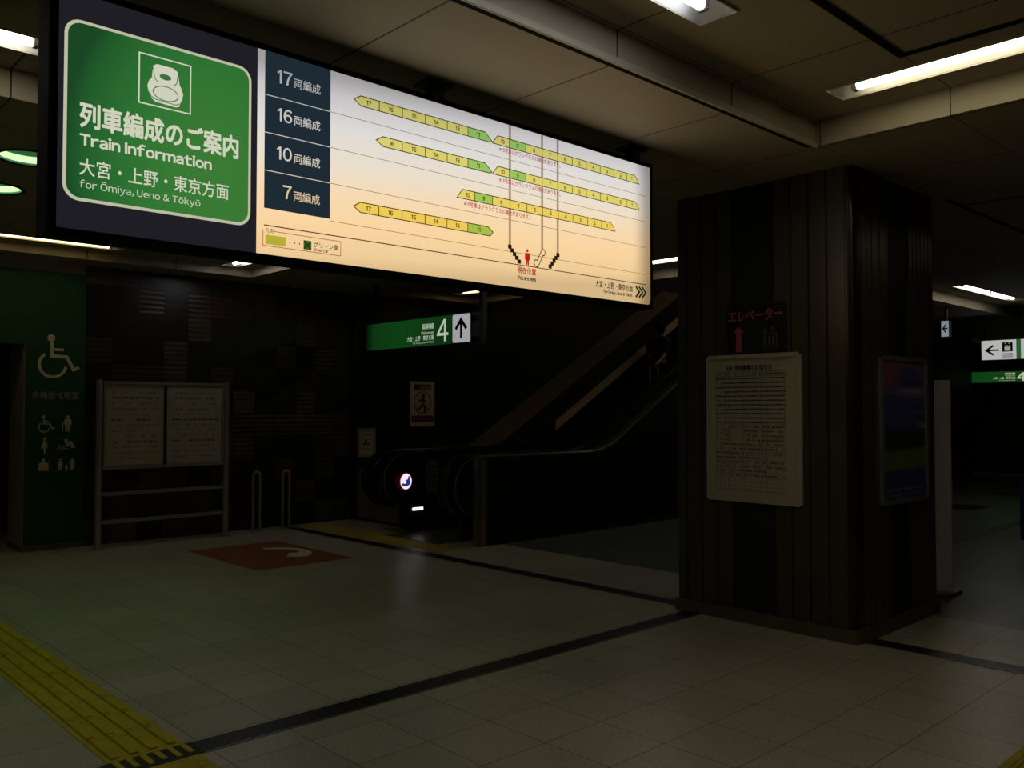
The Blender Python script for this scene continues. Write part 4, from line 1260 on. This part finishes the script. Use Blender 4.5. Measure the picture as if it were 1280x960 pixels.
b.disc(FE, 6.345, 0.625, 0.092, -8.570, 28, 0.104); obj('emblem_rim', b, glow('emblem_red', (120, 30, 40), 1, False), E_)
b = B(); b.disc(FE, 6.345, 0.625, 0.083, -8.566, 28, 0.094); obj('lit_emblem', b, glow('emblem_white', (250, 236, 246), 1.0), E_)
b = B()
b.poly(FE, [(6.272, 0.600), (6.295, 0.568), (6.365, 0.566), (6.405, 0.590), (6.412, 0.622), (6.398, 0.640), (6.402, 0.680), (6.380, 0.690), (6.368, 0.652), (6.340, 0.640), (6.352, 0.612), (6.325, 0.596), (6.300, 0.606)], -8.563)
obj('emblem_mark', b, glow('emblem_blue', (24, 50, 130), 1, False), E_)
for ya, yb in ((8.575, 8.62), (7.60, 7.64)):
    b = B(); b.box(6.40, 6.62, ya, yb, 0.02, 0.42); obj('newel_foot', b, m_black, E_)
b = B(); b.box(6.445, 6.605, 8.560, 8.574, 0.265, 0.300, 0.004); obj('comb_light', b, glow('comb_light', (255, 250, 244), 1.6), E_)
b = B(); b.rect(FE, 6.66, 0.47, 6.86, 0.86, -8.576); obj('instruction_label', b, plain('label_grey', (84, 82, 80), 0.6), E_)
b = B()
for k in range(5):
    b.rect(FE, 6.69, 0.52 + k * 0.065, 6.83, 0.55 + k * 0.065, -8.573)
obj('label_print', b, m_ink, E_)
b = B(); b.box(6.07, 7.00, 7.65, 8.57, 0.0005, 0.012); obj('landing_plate', b, m_steel, E_)
# steps
x, z = 7.00, 0.012
for k in range(34):
    b = B()
    if k > 3:
        z += 0.22 * (0.5 if k == 4 else 1)
    b.box(x, x + 0.40, 7.65, 8.57, z - 0.22 if k > 3 else 0.001, z, 0.006)
    for g in range(15):
        y = 7.67 + g * 0.06
        b.box(x + 0.01, x + 0.39, y, y + 0.02, z, z + 0.008)
    o = obj('step', b, m_step, E_)
    x += 0.381
STEP0 = (7.00, 0.012)
# brown sloping panel between far balustrade and wall
b = B()
up = prof(0.70, 8.30)
pts = [(6.70, 0.02), (6.70, 0.62), (6.78, 0.70)] + up + [(XE, 0.02)]
b.prism(FE, pts, -9.12, -10.19); obj('side_deck', b, m_brownpanel, E_)
# near outer cladding with steel post and cap
up = prof(0.955, 8.38)
b = B(); b.prism(FE, [(6.36, 0.0), (6.36, 0.955)] + up + [(XE, 0.0)], -7.255, -7.165); obj('side_cladding', b, m_wall, E_)
b = B()
capp = [(6.33, 0.955)] + up
for p, q in zip(capp, capp[1:]):
    s = [(7.150, 0.0), (7.150, 0.022), (7.165, 0.032), (7.27, 0.032), (7.28, 0.022), (7.28, 0.0)]
    for (ya, za), (yb, zb) in zip(s, s[1:]):
        b.vface([(p[0], ya, p[1] + za), (q[0], ya, q[1] + za), (q[0], yb, q[1] + zb), (p[0], yb, p[1] + zb)])
obj('cap_rail', b, m_steel, E_, smooth=True)
b = B(); b.box(6.27, 6.40, 7.140, 7.270, 0.0, 0.985, 0.025); obj('end_post', b, plain('dull_steel', (132, 124, 106), 0.35, 0.3), E_, smooth=True)
b = B(); b.box(6.40, XE, 7.158, 7.165, 0.0, 0.09); obj('kick_plate', b, m_strip, E_)

# ================================================================ PERSON ON THE ESCALATOR
def skin_mesh(name, verts, edges, radii, mat, parent, root=0, sub=2, mods=True):
    me = bpy.data.meshes.new(name)
    off = Vector(parent.location)
    me.from_pydata([Vector(v) - off for v in verts], edges, [])
    o = bpy.data.objects.new(name, me)
    C.objects.link(o)
    sk = o.modifiers.new('skin', 'SKIN')
    sk.use_smooth_shade = True
    ly = me.skin_vertices[0].data
    for i, r in enumerate(radii):
        r = r if isinstance(r, tuple) else (r, r)
        ly[i].radius = r
        ly[i].use_root = (i == root)
    sb = o.modifiers.new('sub', 'SUBSURF'); sb.levels = sub; sb.render_levels = sub
    dg = bpy.context.evaluated_depsgraph_get()
    nm = bpy.data.meshes.new_from_object(o.evaluated_get(dg))
    bpy.data.objects.remove(o)
    nm.name = name
    nm.materials.clear(); nm.materials.append(mat)
    for p in nm.polygons:
        p.use_smooth = True
    o = bpy.data.objects.new(name, nm)
    C.objects.link(o)
    o.parent = parent
    return o
px, py = 11.02, 8.32
kk = int((px - STEP0[0]) / 0.381)
pz = STEP0[1] + 0.024 + 0.11 + max(0, kk - 4) * 0.22
hh = 2.84 - pz                       # body height, head top stays at 2.84
P = thing('person', 'person in a dark patterned shirt riding the escalator, holding a case handle behind', 'person', (px, py, pz))
def at(dx, dy, f):
    return (px + dx, py + dy, pz + hh * f)
V, Ed, Rr = [], [], []
def add(p, r, link=None):
    V.append(p); Rr.append(r)
    if link is not None:
        Ed.append((link, len(V) - 1))
    return len(V) - 1
pel = add(at(0, 0, 0.52), (0.125, 0.095))
wa = add(at(0, 0, 0.60), (0.115, 0.085), pel)
ch = add(at(0.01, 0, 0.72), (0.135, 0.095), wa)
sh = add(at(0.02, 0, 0.805), (0.095, 0.075), ch)
nk = add(at(0.035, 0, 0.855), 0.045, sh)
hd0 = add(at(0.05, 0, 0.90), (0.066, 0.075), nk)
hd1 = add(at(0.06, 0, 0.965), (0.068, 0.078), hd0)
hands = []
for s in (-1, 1):
    sj = add(at(0.02, s * 0.155, 0.80), 0.055, sh)
    el = add(at(-0.14 if s < 0 else 0.0, s * (0.21 if s < 0 else 0.18), 0.615), 0.040, sj)
    wr = add(at(-0.36 if s < 0 else 0.10, s * (0.27 if s < 0 else 0.15), 0.535), 0.028, el)
    pm = add(at(-0.44 if s < 0 else 0.14, s * (0.285 if s < 0 else 0.14), 0.520), (0.034, 0.022), wr)
    hands.append((wr, pm, s))
    hp = add(at(0, s * 0.075, 0.485), 0.085, pel)
    kn = add(at(0.025, s * 0.085, 0.275), 0.058, hp)
    an = add(at(0.0, s * 0.085, 0.055), 0.040, kn)
    toe = add(at(0.10, s * 0.09, 0.024), 0.030, an)
for wr, pm, s in hands:
    c = Vector(V[pm])
    for k in range(4):
        d = 0.018 * (k - 1.5)
        l1 = 0.034 + (0.004, 0.008, 0.006, 0.0)[k]
        f1 = add(tuple(c + Vector((-0.018 if s < 0 else 0.02, d, -0.028))), 0.009, pm)
        f2 = add(tuple(c + Vector((-0.004 if s < 0 else 0.034, d, -0.028 - l1 * 0.8))), 0.008, f1)
        add(tuple(c + Vector((0.016 if s < 0 else 0.02, d, -0.030 - l1))), 0.007, f2)
    t1 = add(tuple(c + Vector((0.022, -s * 0.030, -0.008))), 0.010, pm)
    add(tuple(c + Vector((0.030, -s * 0.026, -0.034))), 0.008, t1)
skin_mesh('body', V, Ed, Rr, m_skin, P, root=pel)
def sub_skin(name, ids_r, edges, mat):
    vs = [V[i] if isinstance(i, int) else i for i, r in ids_r]
    skin_mesh(name, vs, edges, [r for i, r in ids_r], mat, P)
sleeve = lambda s: at((-0.12 if s < 0 else 0.004), s * (0.205 if s < 0 else 0.175), 0.64)
sub_skin('shirt', [(at(0, 0, 0.50), (0.145, 0.112)), (wa, (0.135, 0.102)), (ch, (0.152, 0.112)), (sh, (0.110, 0.09)), (at(0.032, 0, 0.838), (0.056, 0.056)),
                   (at(0.02, -0.155, 0.80), 0.072), (sleeve(-1), 0.056), (at(0.02, 0.155, 0.80), 0.072), (sleeve(1), 0.056)],
         [(0, 1), (1, 2), (2, 3), (3, 4), (3, 5), (5, 6), (3, 7), (7, 8)], m_cloth)
sub_skin('trousers', [(at(0, 0, 0.53), (0.135, 0.105)), (at(0, -0.075, 0.485), 0.096), (at(0.025, -0.085, 0.275), 0.072), (at(0, -0.085, 0.06), 0.058),
                      (at(0, 0.075, 0.485), 0.096), (at(0.025, 0.085, 0.275), 0.072), (at(0, 0.085, 0.06), 0.058)],
         [(0, 1), (1, 2), (2, 3), (0, 4), (4, 5), (5, 6)], m_trouser)
b = B()
for s in (-1, 1):
    bmesh.ops.create_uvsphere(b.bm, u_segments=14, v_segments=8, radius=1, matrix=Matrix.Translation(at(0.035, s * 0.088, 0.022)) @ Matrix.Diagonal((0.112, 0.05, 0.034, 1)))
obj('shoes', b, m_black, P, smooth=True)
b = B()
hc = Vector(at(0.055, 0, 0.942))
bmesh.ops.create_uvsphere(b.bm, u_segments=20, v_segments=14, radius=1, matrix=Matrix.Translation(hc + Vector((-0.018, 0, 0.018))) @ Matrix.Diagonal((0.098, 0.088, 0.105, 1)))
bmesh.ops.delete(b.bm, geom=[v for v in b.bm.verts if v.co.x > hc.x + 0.035 and v.co.z < hc.z + 0.045], context='VERTS')
obj('hair', b, m_hair, P, smooth=True)
b = B()
for s in (-1, 1):
    bmesh.ops.create_uvsphere(b.bm, u_segments=10, v_segments=6, radius=1, matrix=Matrix.Translation(hc + Vector((0.079, s * 0.028, 0.006))) @ Matrix.Diagonal((0.006, 0.011, 0.006, 1)))
obj('eyes', b, m_ink, P, smooth=True)
b = B()
bmesh.ops.create_uvsphere(b.bm, u_segments=10, v_segments=8, radius=1, matrix=Matrix.Translation(hc + Vector((0.088, 0, -0.018))) @ Matrix.Diagonal((0.018, 0.012, 0.020, 1)))
for s in (-1, 1):
    bmesh.ops.create_uvsphere(b.bm, u_segments=10, v_segments=8, radius=1, matrix=Matrix.Translation(hc + Vector((0.0, s * 0.080, -0.010))) @ Matrix.Diagonal((0.018, 0.010, 0.026, 1)))
obj('nose_and_ears', b, m_skin, P, smooth=True)
b = B()
bmesh.ops.create_uvsphere(b.bm, u_segments=10, v_segments=6, radius=1, matrix=Matrix.Translation(hc + Vector((0.076, 0, -0.052))) @ Matrix.Diagonal((0.006, 0.022, 0.006, 1)))
obj('mouth', b, plain('lips', (120, 66, 58), 0.5), P, smooth=True)
# trolley case beside the rider (only its handle shows)
kz = max(0, kk - 5) * 0.22 + STEP0[1] + 0.11 + 0.008
hx, hy = 10.46, 7.985
T = thing('trolley_case', 'dark trolley case on the escalator with a raised steel handle held by the rider', 'suitcase', (hx, hy, kz))
b = B(); b.box(hx - 0.11, hx + 0.11, hy - 0.17, hy + 0.17, kz + 0.04, kz + 0.52, 0.03); obj('shell', b, m_black, T, smooth=True)
b = B()
zt = pz + hh * 0.520 - 0.042
for s in (-1, 1):
    b.tube([(hx + 0.05 * 0 + s * 0.0, hy + s * 0.075, kz + 0.50), (hx, hy + s * 0.075, zt)], 0.009, 8)
obj('handle_tube', b, m_lip, T, smooth=True)
b = B(); b.tube([(hx, hy - 0.085, zt), (hx, hy + 0.085, zt)], 0.014, 10); obj('handle_grip', b, m_rubber, T, smooth=True)
for sx in (-1, 1):
    for sy in (-1, 1):
        b = B(); b.lathe([(0.0, -0.012), (0.022, -0.012), (0.022, 0.012), (0.0, 0.012)], (hx + sx * 0.08, hy + sy * 0.12, kz + 0.022), 'y', 14); obj('wheel', b, m_rubber, T)

# ================================================================ BLUE CASE AT RIGHT EDGE
T = thing('suitcase', 'blue upright fabric suitcase cut off by the right edge of the photo', 'suitcase', (10.4, 2.83, 0))
b = B(); b.box(10.26, 10.54, 2.60, 3.055, 0.075, 0.765, 0.04); obj('shell', b, m_case, T, smooth=True)
b = B(); b.box(10.235, 10.262, 2.65, 3.0, 0.14, 0.42, 0.012); b.box(10.235, 10.262, 2.65, 3.0, 0.47, 0.70, 0.012); obj('front_pocket', b, m_case, T, smooth=True)
b = B()
for q in (2.672, 2.982):
    b.tube([(10.40, q, 0.07), (10.40, q, 0.035)], 0.02, 8)
obj('wheel_bracket', b, m_black, T)
for sx in (10.31, 10.49):
    for q in (2.672, 2.982):
        b = B(); b.lathe([(0.0, -0.014), (0.036, -0.014), (0.036, 0.014), (0.0, 0.014)], (sx, q, 0.0365), 'y', 16); b.box(sx - 0.012, sx + 0.012, q - 0.02, q + 0.02, 0.05, 0.08); obj('wheel', b, m_rubber, T)
b = B(); b.tube([(10.47, 2.74, 0.76), (10.47, 2.74, 0.80), (10.47, 2.92, 0.80), (10.47, 2.92, 0.76)], 0.013, 8); obj('carry_handle', b, m_black, T)

# ================================================================ FAR STAIRS
T = thing('staircase', 'dark staircase at the far right rising away under the green number four sign', 'stairs', (24.3, 3.1, 0))
for k in range(12):
    b = B(); b.box(22.5 + k * 0.33, 22.5 + (k + 1) * 0.33 + 0.02, -2.0, 8.16, 0.0 if k == 0 else (k) * 0.17 - 0.02, (k + 1) * 0.17)
    st = obj('step', b, m_tilefar, T)
    b = B(); b.box(22.494 + k * 0.33, 22.53 + k * 0.33, -2.0, 8.16, (k + 1) * 0.17 - 0.03, (k + 1) * 0.17 + 0.004); obj('nosing', b, plain('stair_nosing', (66, 60, 50), 0.5), st)
for z in (0.70, 0.92):
    b = B(); b.tube([(22.35, 8.08, z), (26.4, 8.08, z + 4.05 * 0.17 / 0.33)], 0.021, 10); obj('handrail', b, m_alu, T, smooth=True)
for k in range(5):
    b = B(); x = 22.6 + k * 0.9; b.tube([(x, 8.08, (int((x - 22.5) / 0.33) + 1) * 0.17), (x, 8.08, 0.92 + (x - 22.35) * 0.17 / 0.33)], 0.014, 8); obj('baluster', b, m_alu, T, smooth=True)
L = thing('wall_notice', 'small pale notice on the dark wall left of the far stairs', 'notice', (22.5, 8.5, 1.2))
b = B(); b.box(22.488, 22.4995, 8.26, 8.64, 1.15, 1.72); obj('sheet', b, m_paper2, L)
b = B()
F9 = Frame((22.488, 0, 0), (0, -1, 0), (0, 0, 1))
for k in range(6):
    b.rect(F9, -8.6, 1.22 + k * 0.08, -8.3, 1.245 + k * 0.08, 0.002)
obj('print', b, m_inklite, L)
